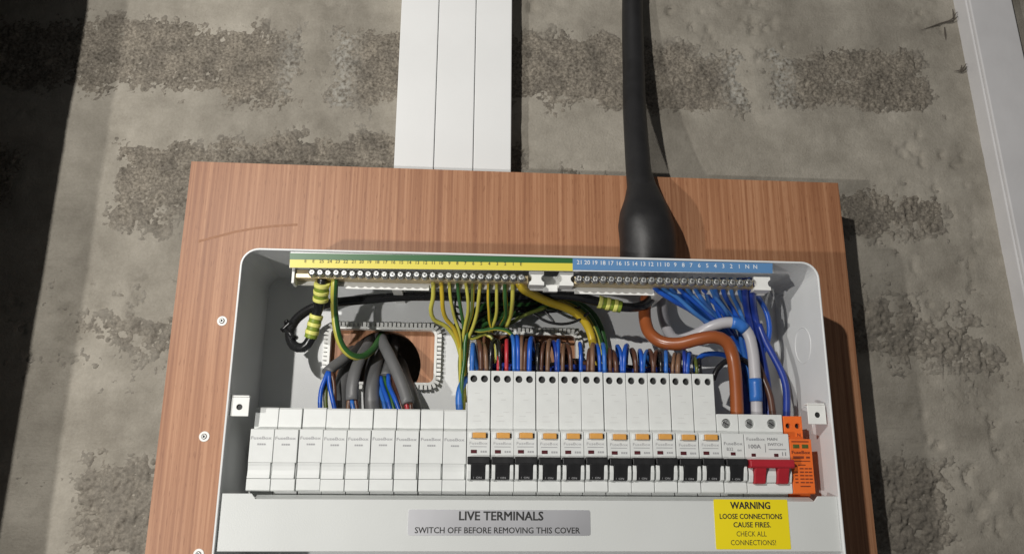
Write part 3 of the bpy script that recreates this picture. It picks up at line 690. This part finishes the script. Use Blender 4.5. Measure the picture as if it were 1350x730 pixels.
p.box(-0.0018, -0.0014, FR-0.0003, FR-0.0002, 0.0085, 0.0150); p.box(0.0115, 0.0121, FR-0.0003, FR-0.0002, 0.0060, 0.0088); p.box(0.0138, 0.0144, FR-0.0003, FR-0.0002, 0.0060, 0.0088)
p.build('printing', 'print', t)

t = thing('surge_module', 'bright orange surge protection module at the right end of the row', 'surge protector', mod_loc(23))
w = 0.0087; zo = ZS-0.001
b = LM(); b.prism_yz([(REAR, zo), (SH+0.0060, zo), (SH+0.0060, 0.0190), (FR+0.0008, 0.0190), (FR, 0.0184), (FR, -0.0218), (FR+0.0008, -0.0226), (SH, -0.0226), (SH, -0.040), (REAR, -0.040)], -w, w)
hzO = at(1042, 561, SH)[2]
b.plate([(-w+0.0006, 0.0192), (w-0.0018, 0.0192), (w-0.0018, zo), (-w+0.0006, zo)], [circ(s_*0.0038-0.0008, hzO, 0.0021, 14)[::-1] for s_ in (-1, 1)], SH, SH+0.0058)
b.build('body', 'orange', t, 0.0003)
for s_ in (-1, 1):
    c = LM(); c.cyl_y(s_*0.0038-0.0008, hzO, 0.0020, SH+0.0030, SH+0.0056, 12); c.build('terminal_screw', 'dark', t)  # dark again for the shadow down in these holes
for s_ in (-1, 1):
    k = LM(); k.box(s_*0.0036-0.0027, s_*0.0036+0.0024, FR-0.0003, FR+0.0005, 0.0118, 0.0148).build('indicator_window', 'green_window', t, 0.0002)
p = LM(); put_text(p, 'L', -0.0050, 0.0226, SH-0.0002, 0.0026, None, 0.1); put_text(p, 'N', 0.0034, 0.0226, SH-0.0002, 0.0026, None, 0.1)
p.box(-0.0074, 0.0064, FR-0.0003, FR-0.0002, 0.0165, 0.0173)
put_text(p, 'FuseBox', -0.0004, 0.0088, FR-0.0002, 0.0024, 0.0146, 0.12)
p.box(-0.0070, 0.0016, FR-0.0003, FR-0.0002, 0.0040, 0.0058); p.box(0.0034, 0.0064, FR-0.0003, FR-0.0002, 0.0042, 0.0056); p.box(-0.0070, 0.0064, FR-0.0003, FR-0.0002, 0.0018, 0.0024)
p.box(-0.0036, 0.0024, FR-0.0003, FR-0.0002, -0.0012, -0.0005)
for r in range(5):
    z = -0.0040-0.0026*r
    if r: p.box(-0.0068, -0.0044, FR-0.0003, FR-0.0002, z, z+0.0009)
    for xx in (-0.0026, 0.0014, 0.0046): p.box(xx, xx+(0.0032 if xx < 0 else 0.0026), FR-0.0003, FR-0.0002, z, z+0.0009)
p.box(-0.0030, 0.0050, FR-0.0003, FR-0.0002, -0.0172, -0.0164)
p.build('printing', 'orange_print', t)

# ================================================================== TERMINAL COVER
CY = -0.0875
cov = thing('terminal_cover', 'white metal cover plate with silver and yellow stickers across the bottom of the fuse box', 'cover plate', (0, CY, -0.08))
A = at(293, 648.5, CY); B = at(1103.5, 655, CY); Cz = at(332, 648.5, CY); D = at(1078, 656, CY); low = at(700, 726.5, CY)[2]
zt_, zn = (A[2]+B[2])/2, (A[2]+B[2])/2-0.0038
MB().prism_xz([(A[0], low), (B[0], low), (B[0], zt_), (D[0], zt_), (D[0]-0.003, zn), (Cz[0]+0.003, zn), (Cz[0], zt_), (A[0], zt_)], CY, CY+0.0012).build('plate', 'cover', cov, 0.0004)
MB().prism_yz([(CY+0.0014, zn-0.0006), (CY+0.0125, zt_-0.0010), (CY+0.0135, zt_-0.0018), (CY+0.0014, zn-0.0022)], Cz[0]+0.001, D[0]-0.001).build('stepped_lip', 'cover', cov, 0.0003)
MB().box(A[0], B[0], CY+0.0013, CY+0.016, low, low+0.0012).build('bottom_flange', 'cover', cov, 0.0003)
SY = CY-0.0003
a = at(538.5, 671, SY); b_ = at(778.5, 705.5, SY)
lab = MB().prism_xz(rrect(a[0], b_[0], b_[2], a[2], 0.0016, 4), SY, CY-0.00003).build('silver_label', 'sticker_silver', cov)
p = MB(); c = at(661, 679.3, SY); put_text(p, 'LIVE TERMINALS', c[0], c[2], SY-0.0001, 0.0062, at(716.5, 680, SY)[0]-at(606, 680, SY)[0], 0.22)
c = at(656.5, 698.3, SY); put_text(p, 'SWITCH OFF BEFORE REMOVING THIS COVER', c[0], c[2], SY-0.0001, 0.0042, at(765.5, 700, SY)[0]-at(548, 700, SY)[0], 0.08)
p.build('lettering', 'ink', lab)
a = at(940.5, 657.5, SY); b_ = at(1043, 723.5, SY)
lab = MB().prism_xz(rrect(a[0], b_[0], b_[2], a[2], 0.0008, 3), SY, CY-0.00003).build('yellow_label', 'sticker_yellow', cov)
p = MB()
for s_, x0, x1, yc, h, bo in (('WARNING', 963, 1015, 665.5, 0.0050, 0.2), ('LOOSE CONNECTIONS', 949, 1031, 680, 0.0037, 0.11), ('CAUSE FIRES.', 967, 1016, 691, 0.0037, 0.11), ('CHECK ALL', 971, 1010.5, 703, 0.0037, 0.0), ('CONNECTIONS!', 963.5, 1023, 714.5, 0.0037, 0.0)):
    c = at((x0+x1)/2, yc, SY); put_text(p, s_, c[0], c[2], SY-0.0001, h, at(x1, yc, SY)[0]-at(x0, yc, SY)[0], bo)
p.build('lettering', 'ink', lab)

# ================================================================== SUPPLY CABLE
sc = thing('supply_cable', 'thick black supply cable with a flared boot entering the top of the fuse box', 'cable', tuple(at(853, 333, -0.03)))
MB().tube([at(836, -160, 0.048), at(834, -40, 0.047), at(833.5, 0, 0.045), at(835, 80, 0.034), at(837, 150, 0.014), at(841, 215, -0.010), at(846, 262, -0.028), at(849, 285, -0.034)], [0.0108, 0.0108, 0.0110, 0.0113, 0.0115, 0.0118, 0.012], 20, step=0.006, wob=0.018).build('sheath', 'rubber', sc)
bt = [at(843, 232, -0.016), at(846, 248, -0.022), at(848, 262, -0.027), at(850, 276, -0.031), at(852, 292, -0.034), at(853, 312, -0.036), np.array([at(853.4, 333, -0.037)[0], -0.037, TOP+0.012]), np.array([at(853.5, 340, -0.037)[0], -0.037, TOP+0.0002])]
MB().tube(bt, [0.0124, 0.0136, 0.0176, 0.0226, 0.0252, 0.0252, 0.0248, 0.0240], 36, step=0.003, flat=0.80, wob=0.04).build('boot', 'rubber', sc)

# ================================================================== WIRES
def wire(name, label, cat, pts, r, m, group=None, stripe=None, n=10, phase=0.0, flat=1.0, sw=None):
    P = [at(*p) for p in pts]
    mb = MB(); mb.tube(P, r, n, 0, stripe=(1 if stripe else None), phase=phase, flat=flat, sw=sw)
    o = mb.build(name, [m, stripe] if stripe else m)
    return tag(o, label, cat, group)
def sub_tube(parent, name, pts, r, m, n=12, stripe=None):
    mb = MB(); mb.tube([at(*p) for p in pts], r, n, 0, stripe=(1 if stripe else None)); return mb.build(name, [m, stripe] if stripe else m, parent)
def sleeve(parent, a, b, r, bands):           # banded earth sleeve between two pixel points
    A_, B_ = at(*a), at(*b)
    s0 = None
    for k in range(bands):
        p, q = A_+(B_-A_)*k/bands, A_+(B_-A_)*(k+1)/bands
        rr = r*(1.04 if k % 2 == 0 else 0.97)
        mb = MB(); mb.tube([p, (p+q)/2, q], rr, 14); mb.build('sleeve_band', 'sleeve_y' if k % 2 == 0 else 'sleeve_g', parent)

# black earth cable with banded sleeves
bk = thing('earth_cable', 'thick black earth cable with a loop and green and yellow sleeves at the left bar', 'cable', tuple(at(424, 400, -0.04)))
sub_tube(bk, 'sheath', [(425, 366, -0.0765), (424, 385, -0.0715), (421, 402, -0.0615), (414, 425, -0.0545), (410, 446, -0.052), (400, 458, -0.049), (387, 455, -0.045), (382, 441, -0.042), (388, 424, -0.038), (406, 409, -0.034), (434, 400, -0.032), (480, 395, -0.030), (530, 391, -0.030), (580, 390.5, -0.030), (630, 392, -0.034), (680, 391, -0.038), (725, 389, -0.044), (760, 391, -0.048), (795, 399, -0.050), (825, 405, -0.050), (846, 403, -0.044), (859, 392, -0.032), (866, 372, -0.022), (868, 350, -0.022)], 0.0040, 'blackw', 14)
sleeve(bk, (424.5, 373, -0.0757), (422.5, 396, -0.0665), 0.0060, 5)
sleeve(bk, (417.5, 415, -0.0568), (409.5, 445, -0.0512), 0.0053, 6)
sleeve(bk, (789, 397.5, -0.0500), (819, 404.5, -0.0502), 0.0053, 6)
tie = thing('cable_tie', 'black cable tie round the loop of the black earth cable', 'cable tie', tuple(at(381, 437, -0.04)))
sub_tube(tie, 'head', [(371, 436, -0.0425), (378, 430, -0.0425), (384, 424, -0.0425)], 0.0020, 'blackw', 8)
sub_tube(tie, 'strap', [(374, 434, -0.041), (379, 437, -0.047), (386, 443, -0.048), (391, 445, -0.043)], 0.0018, 'blackw', 8)
c1 = sub_tube(tie, 'tail', [(377, 428, -0.042), (376, 424, -0.043), (380, 422, -0.043)], 0.0013, 'blackw', 6)

# large tails
wire('supply_tail', 'thick brown tail curving from the black cable down to the short breaker', 'cable', [(858, 352, -0.030), (854, 384, -0.030), (850, 405, -0.031), (851, 425, -0.034), (858, 441, -0.042), (873, 451, -0.048), (895, 453, -0.053), (920, 447, -0.058), (942, 444, -0.061), (957, 450, -0.061), (965, 466, -0.059), (969, 490, -0.058), (971, 520, -0.057), (972, 556, -0.056)], 0.0054, 'brown_tail', n=16)
gt = thing('supply_tail', 'thick grey tail with blue tape curving down to the red main switch', 'cable', tuple(at(990, 480, -0.055)))
sub_tube(gt, 'sheath', [(872, 352, -0.014), (872, 390, -0.014), (876, 425, -0.016), (890, 447, -0.030), (912, 443, -0.043), (936, 431, -0.0525), (957, 425, -0.0555), (974, 427, -0.0565), (986, 439, -0.0565), (992, 460, -0.056), (995, 490, -0.055), (997, 520, -0.055), (998, 556, -0.054)], 0.0047, 'grey_tail', 16)
sub_tube(gt, 'tape', [(964, 425.2, -0.0560), (974, 427.2, -0.0565), (983, 434.5, -0.0566)], 0.0051, 'light_blue', 16)
sub_tube(gt, 'tape', [(995.2, 499, -0.0552), (996.3, 513, -0.0552), (997.2, 529, -0.0552)], 0.0053, 'light_blue', 16)
# neutrals from the right bar
def num_x(n_): return 763.5+10.52*(21-n_)
GN = 'blue wires hanging from the right terminal bar'
for n_ in range(12, 0, -1):
    x = num_x(n_); k = 12-n_
    j = random.uniform(-3, 3)
    if n_ >= 5:
        fx = 944+2.7*k+0.5*j; fy = 437-1.4*k+0.4*j; d0 = -0.0725; d1 = -0.047+0.0012*k
        pts = [(x, 366, -0.0765), (x+5, 379, d0), (x+(fx-x)*0.30+0.5*j, 379+(fy-379)*0.24+random.uniform(-2, 2), -0.066+random.uniform(-0.003, 0.003)), (x+(fx-x)*0.66+j, 379+(fy-379)*0.60+random.uniform(-3, 3), -0.056+random.uniform(-0.004, 0.003)), (fx, fy, d1), (962+j+1.5*k, 458, d1+0.004), (967+j+1.5*k, 485, -0.040+0.001*k), (972+j+k, 520, -0.036), (973+j+k, 560, -0.034)]
    else:
        fx = 972+4.5*(4-n_)
        pts = [(x, 366, -0.0765), (x+1, 384, -0.0715), (x+(fx-x)*0.3+6, 408, -0.049), (fx+2, 432, -0.045), (fx+6, 455, -0.043), (fx+14, 490, -0.040), (fx+16, 530, -0.036), (fx+18, 570, -0.034)]
    wire('neutral_wire', 'thin blue wire under the blue label, %s from the left of the fan' % (ORD+['twelfth'])[12-n_], 'wire', pts, random.uniform(0.0017, 0.0021), ['blue', 'light_blue', 'sky_blue'][(n_*7) % 3], GN)
for q, n_ in enumerate((11, 9, 8, 6, 5)):
    x = num_x(n_)+4.5; fx = 950+4.2*q; fy = 430+2.5*q
    wire('neutral_wire', 'thinner blue wire lying under the fan, %s from the left of the lower layer' % ORD[q], 'wire',
         [(x, 368, -0.0745), (x+4, 382, -0.070), (x+(fx-x)*0.35-3, 382+(fy-382)*0.38, -0.058), (x+(fx-x)*0.7-3, 382+(fy-382)*0.78, -0.048), (fx, fy+6, -0.042), (966+3*q, 466, -0.038), (970+3*q, 500, -0.034), (972+3*q, 560, -0.030)], 0.0016, ['sky_blue', 'blue', 'light_blue'][q % 3], GN)
for x, fx, nm in ((981, 998, 'left'), (990, 1006, 'right')):
    wire('neutral_wire', 'dark blue wire from the last terminals of the right bar, %s one of two' % nm, 'wire', [(x, 366, -0.0765), (x+1, 384, -0.0715), (x+5, 415, -0.048), (x+11, 443, -0.045), (fx-1, 470, -0.043), (fx+5, 500, -0.042), (fx+7, 530, -0.042), (fx+8, 570, -0.042)], 0.0030, 'navy', GN)
wire('neutral_wire', 'blue wire bowing out in a wide arc right of the grey tail', 'wire', [(986, 366, -0.0765), (990, 381, -0.072), (1001, 394, -0.052), (1011, 413, -0.050), (1014.5, 436, -0.048), (1010, 456, -0.045), (1000, 474, -0.040)], 0.0022, 'blue', GN)
wire('surge_wire', 'blue wire curving down into the left hole of the orange module', 'wire', [(1000, 428, -0.047), (1008, 448, -0.049), (1020, 470, -0.051), (1031, 492, -0.053), (1036.5, 512, -0.054), (1037, 556, -0.053)], 0.0030, 'navy')
wire('surge_wire', 'dark brown wire with a pale gleam running down beside the orange module', 'wire', [(996, 470, -0.042), (1006, 498, -0.047), (1015, 522, -0.050), (1020, 556, -0.051)], 0.0028, 'brown')
wire('link_wire', 'black wire arching behind the brown tail', 'wire', [(940, 500, -0.046), (945, 487, -0.046), (957, 476, -0.045), (972, 472.5, -0.045), (985, 477, -0.044), (992, 489, -0.043), (996, 520, -0.042)], 0.0024, 'blackw')
wire('link_wire', 'blue wire running from behind the brown tail left to the last tall breaker', 'wire', [(918, 490, -0.050), (919, 476, -0.048), (926, 468.5, -0.045), (940, 466, -0.042), (958, 469, -0.038), (975, 480, -0.034)], 0.0023, 'blue')
wire('link_wire', 'dark blue wire hanging in the gap below the brown tail', 'wire', [(962, 440, -0.036), (968, 470, -0.034), (978, 500, -0.034), (984, 530, -0.036), (986, 562, -0.036)], 0.0042, 'navy')
wire('link_wire', 'black wire hanging in the gap between the grey tail and orange module', 'wire', [(985, 440, -0.038), (1000, 470, -0.034), (1010, 505, -0.034), (1012, 560, -0.034)], 0.0040, 'blackw')

# earths from the left bar
GE = 'green and yellow wires from the left terminal bar'
def earth_x(n_): return 676-10.5*(n_-1)
ed = {11: [(571, 392), (568, 408), (572, 421), (588, 430), (600, 446), (607, 468), (610, 495), (611, 530)],
      10: [(583, 392), (584, 408), (588, 420), (598, 432), (605, 450), (609, 472), (611, 498), (613, 530)],
      9: [(594, 392), (597, 408), (600, 420), (606, 440), (607, 470), (607, 500), (608, 530)],
      8: [(605, 392), (608, 410), (611, 428), (612, 450), (614, 475), (615, 505)],
      7: [(617, 394), (617, 412), (613, 430), (610, 452), (611, 480), (612, 510)],
      6: [(623, 394), (622, 412), (617, 428), (611, 448), (606, 475), (607, 505)],
      5: [(631, 394), (629, 412), (624, 430), (617, 448), (614, 470), (613, 505)],
      4: [(644, 394), (645, 410), (646, 424), (650, 437)],
      3: [(655, 394), (655, 410), (652, 424), (645, 437)],
      2: [(666, 392), (667, 406), (667, 417), (660, 430)],
      1: [(676, 392), (675, 406), (673, 417), (668, 430)]}
for n_, ps in ed.items():
    x = earth_x(n_); k = len(ps)
    pts = [(x, 366, -0.0765)]+[(a_, b__, -0.072+0.050*min(1, (j+0.6)/max(4, k-1))*(1.0 if n_ > 4 else 0.8)) for j, (a_, b__) in enumerate(ps)]
    pal = n_ in (2, 1, 10, 11)
    wire('earth_wire', 'thin green and yellow wire under the yellow label, %s from the left of the bunch' % ORD[11-n_], 'wire', pts, 0.0018 if pal else 0.0015, 'lemon' if n_ % 2 else 'yellow', GE, stripe='green' if n_ % 3 else 'olive', phase=[-0.4, 3.3, -0.9, 3.6, 3.0, 2.7][n_ % 6], n=12, sw=4 if n_ % 4 else 6)
wire('earth_wire', 'green and yellow wire dipping from the left bar into the round hole', 'wire', [(441.5, 366, -0.0765), (440.5, 385, -0.072), (441, 410, -0.051), (444, 435, -0.047), (451, 456, -0.042), (463, 468, -0.037), (477, 470, -0.030), (490, 462, -0.020), (499, 449, -0.006), (503, 438, 0.010), (503, 430, 0.03)], 0.0030, 'lemon', GE, stripe='green', n=14, phase=3.05)
wire('earth_wire', 'thick yellow wire curving from the end of the left bar down to the breakers', 'wire', [(684, 370, -0.0765), (688, 379, -0.072), (703, 388, -0.060), (724, 398, -0.047), (747, 406, -0.037), (766, 418, -0.031), (777, 435, -0.027), (782, 455, -0.025), (785, 480, -0.024), (786, 520, -0.024)], 0.0036, 'yellow', GE, n=14)
wire('earth_wire', 'green and yellow wire just behind the thick yellow one', 'wire', [(700, 382, -0.036), (730, 390, -0.030), (757, 401, -0.025), (776, 417, -0.022), (787, 438, -0.020), (793, 462, -0.019), (795, 520, -0.019)], 0.0030, 'green', GE, stripe='lemon', n=12, phase=0.4)
wire('earth_wire', 'darker green wire running along the top of the thick yellow one', 'wire', [(690, 382, -0.026), (725, 388, -0.021), (755, 396, -0.017), (780, 412, -0.014), (792, 432, -0.013), (798, 460, -0.013), (799, 520, -0.013)], 0.0028, 'green', GE, stripe='olive', n=12, phase=2.0)
for k, (lab_, ps, m, st_) in enumerate([
    ('olive wire looping from the earth bunch over to the second tall breaker', [(606, 436, -0.040), (622, 446, -0.036), (640, 440, -0.034), (652, 450, -0.036), (655, 480, -0.038)], 'olive', 'lemon'),
    ('green wire sagging below the dark bunch towards the third tall breaker', [(612, 430, -0.038), (632, 436, -0.040), (655, 433, -0.040), (674, 440, -0.038), (680, 470, -0.036)], 'green', 'lemon'),
    ('olive wire crossing low behind the short yellow wire ends', [(598, 428, -0.036), (615, 440, -0.034), (640, 434, -0.034), (668, 428, -0.034), (690, 416, -0.034), (720, 405, -0.032)], 'olive', 'green'),
    ('green wire dropping beside the blue wire at the blanks', [(616, 436, -0.040), (613, 452, -0.040), (612, 476, -0.042), (609, 500, -0.044), (608, 540, -0.044)], 'green', 'lemon'),
    ('pale yellow wire dropping straight beside the first tall breaker', [(618, 440, -0.034), (616, 462, -0.034), (613, 490, -0.036), (611, 540, -0.036)], 'lemon', 'olive')]):
    wire('earth_wire', lab_, 'wire', ps, 0.0017, m, GE, stripe=st_, n=12, phase=0.6*k, sw=4)
GB = 'dark bunch of wires behind the left bar wires'
for k, (y0, y1, y2, r, m) in enumerate([(398, 402, 396, 0.0036, 'green'), (405, 408, 400, 0.0036, 'blackw'), (411, 411, 404, 0.0034, 'green'), (402, 398, 393, 0.0036, 'blackw'), (417, 412, 402, 0.0030, 'green'), (393, 394, 389, 0.0036, 'blackw')]):
    wire('bunched_wire', ['dark green wire highest in the bunch behind the left bar wires', 'black wire low in the bunch behind the left bar wires', 'dark green wire in the middle of the bunch behind the left bar wires', 'black wire in the middle of the bunch behind the left bar wires', 'dark green wire lowest in the bunch behind the left bar wires', 'black wire highest in the bunch behind the left bar wires'][k], 'wire',
         [(612+3*k, 440, -0.026), (628+2*k, y0+12, -0.026+0.001*k), (655, y0+2, -0.024+0.001*k), (690, y1, -0.022), (725, y2, -0.018), (758, y2+8, -0.013), (780, 425+2*k, -0.009), (790, 470, -0.008)], r, m, GB)
wire('cable_tie_tail', 'thin black tie end curling below the bunch, long sweeping one', 'cable tie', [(690, 408, -0.030), (705, 415, -0.032), (722, 424, -0.033), (742, 427, -0.033), (760, 423, -0.033), (776, 412, -0.033)], 0.0012, 'blackw', n=8)
wire('cable_tie_tail', 'thin black tie end curling below the bunch, short one', 'cable tie', [(716, 407, -0.030), (722, 414, -0.031), (728, 421, -0.031), (731, 426, -0.031)], 0.0011, 'blackw', n=8)
wire('cable_tie_tail', 'thin black tie end lying almost level below the bunch', 'cable tie', [(680, 410, -0.028), (705, 411, -0.029), (735, 410, -0.029), (765, 405, -0.028)], 0.0012, 'blackw', n=8)
wire('cable_tie_tail', 'small curled black tie end among the green and yellow wires', 'cable tie', [(604, 382, -0.04), (600, 400, -0.042), (601, 412, -0.043), (607, 414, -0.043), (606, 406, -0.043), (600, 404, -0.043), (604, 420, -0.042), (612, 428, -0.04)], 0.0010, 'blackw', n=6)
wire('neutral_lead', 'blue wire standing up between the blank modules and the first tall breaker', 'wire', [(606, 545, -0.045), (605, 525, -0.044), (607, 512, -0.042), (612, 502, -0.038), (618, 495, -0.032)], 0.0030, 'light_blue')

# grey cables through the round hole, sheath ends with cores
def grey(label, pts, r, flat, cores, end_open=True):
    t_ = thing('grey_cable', label, 'cable', tuple(at(*pts[-1])), 'grey cables coming through the round hole')
    sub = MB(); sub.tube([at(*p) for p in pts], r, 16, 0, flat=flat); sub.build('sheath', 'grey', t_)
    for (m, ps) in cores: sub_tube(t_, 'core', ps, 0.0019, m, 8)
grey('grey cable with its cut end facing out, left of the blue cores', [(492, 425, 0.05), (490, 440, 0.02), (484, 456, -0.006), (474, 474, -0.028), (467, 494, -0.038), (464, 514, -0.042), (464, 527, -0.043)], 0.0051, 0.72,
     [('brown', [(468, 524, -0.042), (470, 536, -0.043), (474, 556, -0.044)]), ('tan', [(461, 524, -0.042), (459, 536, -0.043), (461, 556, -0.044)]), ('light_blue', [(464, 526, -0.043), (466, 540, -0.045), (480, 556, -0.046)])])
grey('grey cable slanting down to a cut end at the right of the hole', [(500, 424, 0.05), (501, 440, 0.014), (504, 450, -0.006), (513, 468, -0.026), (524, 492, -0.036), (533, 515, -0.042), (538, 532, -0.046)], 0.0050, 0.80,
     [('redw', [(535, 530, -0.045), (537, 538, -0.046), (539, 552, -0.046)]), ('brown', [(541, 530, -0.045), (542, 540, -0.046), (544, 552, -0.046)]), ('olive', [(538, 530, -0.044), (538, 540, -0.044), (540, 552, -0.044)])])
grey('grey cable standing in shade in the middle of the hole', [(508, 420, 0.05), (503, 440, 0.026), (496, 470, 0.0), (490, 500, -0.022), (490, 530, -0.028), (494, 560, -0.028)], 0.0068, 0.8, [])
grey('grey cable lowest in the hole behind the cut end', [(520, 470, 0.05), (528, 480, 0.02), (534, 500, -0.010), (544, 525, -0.024), (552, 560, -0.028)], 0.0058, 0.8, [])
grey('grey cable bending left with blue cores fanning from it', [(488, 430, 0.05), (482, 446, 0.016), (470, 462, -0.010), (452, 474, -0.026), (437, 485, -0.034), (431, 491, -0.038)], 0.0050, 0.8,
     [('blue', [(433, 489, -0.038), (430, 496, -0.040), (424, 512, -0.042), (422, 530, -0.044), (423, 552, -0.045)]),
      ('blue', [(434, 490, -0.040), (434, 504, -0.042), (438, 524, -0.044), (444, 552, -0.045)]),
      ('brown', [(437, 491, -0.039), (440, 504, -0.040), (441, 524, -0.042), (440, 552, -0.043)]),
      ('olive', [(432, 492, -0.036), (430, 506, -0.037), (429, 526, -0.039), (431, 552, -0.040)])])
grey('grey cable tucked behind the others at the left of the hole', [(478, 420, 0.05), (474, 440, 0.022), (462, 470, -0.004), (452, 500, -0.022), (448, 520, -0.028), (450, 560, -0.030)], 0.0060, 0.75, [])
grey('grey cable end with blue and brown cores under the hole', [(520, 440, 0.05), (518, 462, 0.018), (512, 485, -0.008), (508, 497, -0.018)], 0.0052, 0.8,
     [('blue', [(502, 497, -0.020), (504, 508, -0.026), (510, 524, -0.034), (518, 552, -0.040)]), ('green', [(506, 497, -0.019), (510, 510, -0.025), (516, 526, -0.033), (522, 552, -0.038)]),
      ('blue', [(512, 494, -0.022), (513, 508, -0.030), (520, 524, -0.037), (530, 552, -0.042)]), ('brown', [(518, 494, -0.020), (520, 508, -0.026), (526, 524, -0.033), (534, 552, -0.038)]), ('light_blue', [(500, 500, -0.018), (501, 512, -0.024), (506, 530, -0.032), (510, 552, -0.036)])])

# leads arching into the tall breakers
COLN = {'blue': 'blue', 'navy': 'dark blue', 'light_blue': 'pale blue', 'brown': 'brown', 'tan': 'pale brown', 'redw': 'red', 'blackw': 'black', 'olive': 'olive'}
leads = [(0, 623.5, 452, 'light_blue'), (0, 632, 447, 'brown'), (0, 638, 450, 'tan'), (1, 650, 444, 'blackw'), (1, 657, 446, 'blackw'), (1, 660.5, 452, 'redw'), (1, 668, 447, 'redw'),
         (2, 676, 440, 'light_blue'), (2, 682, 441, 'blue'), (2, 688, 441, 'tan'), (2, 694, 446, 'brown'), (2, 700, 443, 'blue'), (3, 709, 452, 'blackw'), (3, 717, 448, 'brown'), (3, 724, 446, 'tan'),
         (4, 731, 447, 'navy'), (4, 736, 447, 'blue'), (4, 743, 452, 'tan'), (4, 749, 450, 'brown'), (4, 765, 450, 'blue'), (5, 777, 458, 'brown'), (5, 781.5, 452, 'tan'), (5, 788, 451, 'blue'), (5, 795.5, 451, 'light_blue'),
         (6, 804, 458, 'brown'), (6, 809, 460, 'brown'), (6, 816, 452, 'blue'), (6, 825, 452, 'blue'), (7, 835, 457, 'brown'), (7, 844.5, 459, 'blue'), (7, 851.5, 459, 'light_blue'), (8, 858, 458, 'brown'), (8, 864.5, 460, 'brown'),
         (8, 870, 461, 'blackw'), (9, 878, 462, 'light_blue'), (9, 889, 463, 'tan'), (9, 895, 465, 'tan'), (10, 902, 460, 'navy'), (10, 908, 463, 'blue'), (10, 917, 470, 'olive'), (10, 922, 472, 'blackw')]
from collections import Counter
cnt = Counter((b_, m) for b_, x, y, m in leads); seen = Counter()
for (bi, x, yt, m) in leads:
    where = ('%s tall breaker right of the blanks' % ORD[bi]) if bi < 10 else 'last tall breaker before the brown cable'
    seen[(bi, m)] += 1
    lab_ = '%s wire arching into the %s' % (COLN[m], where)
    if cnt[(bi, m)] > 1: lab_ = ('left ' if seen[(bi, m)] == 1 else 'right ')+lab_
    j = random.uniform(-9, 9); q = random.uniform(-9, 9)
    wire('breaker_lead', lab_, 'wire', [(x+0.45*j, 500, -0.0560), (x+0.42*j, 484, -0.0585), (x+j*0.25, yt+13, -0.0575), (x, yt+2.0+0.5*abs(j), -0.050), (x-0.3*j, yt+4, -0.040), (x+q*0.4, yt+22, -0.026), (x+q, 505, -0.018), (x+2*q, 545, -0.016)], random.uniform(0.0015, 0.0022), m, 'wires arching into the tall breakers', n=10)
GL = 'dark wires lying low behind the tall breakers'
for k, (m, y0, y1, d) in enumerate([('navy', 478, 488, -0.040), ('brown', 472, 492, -0.034), ('blackw', 482, 480, -0.030), ('navy', 488, 484, -0.044), ('blackw', 470, 486, -0.024)]):
    wire('bunched_wire', ['dark blue wire lying low behind the tall breakers, upper of the two', 'brown wire lying low behind the tall breakers', 'black wire lying low behind the tall breakers, nearer of the two', 'dark blue wire lying low behind the tall breakers, lower of the two', 'black wire lying low behind the tall breakers, further of the two'][k], 'wire',
         [(622+8*k, y0+20, d), (655, y0+4, d), (700, y1, d), (760, y0+6, d), (820, y1+4, d), (880, y0+10, d), (925, y1+18, d)], 0.0026, m, GL)
for o in bpy.data.objects:
    if '_w' in o: del o['_w']
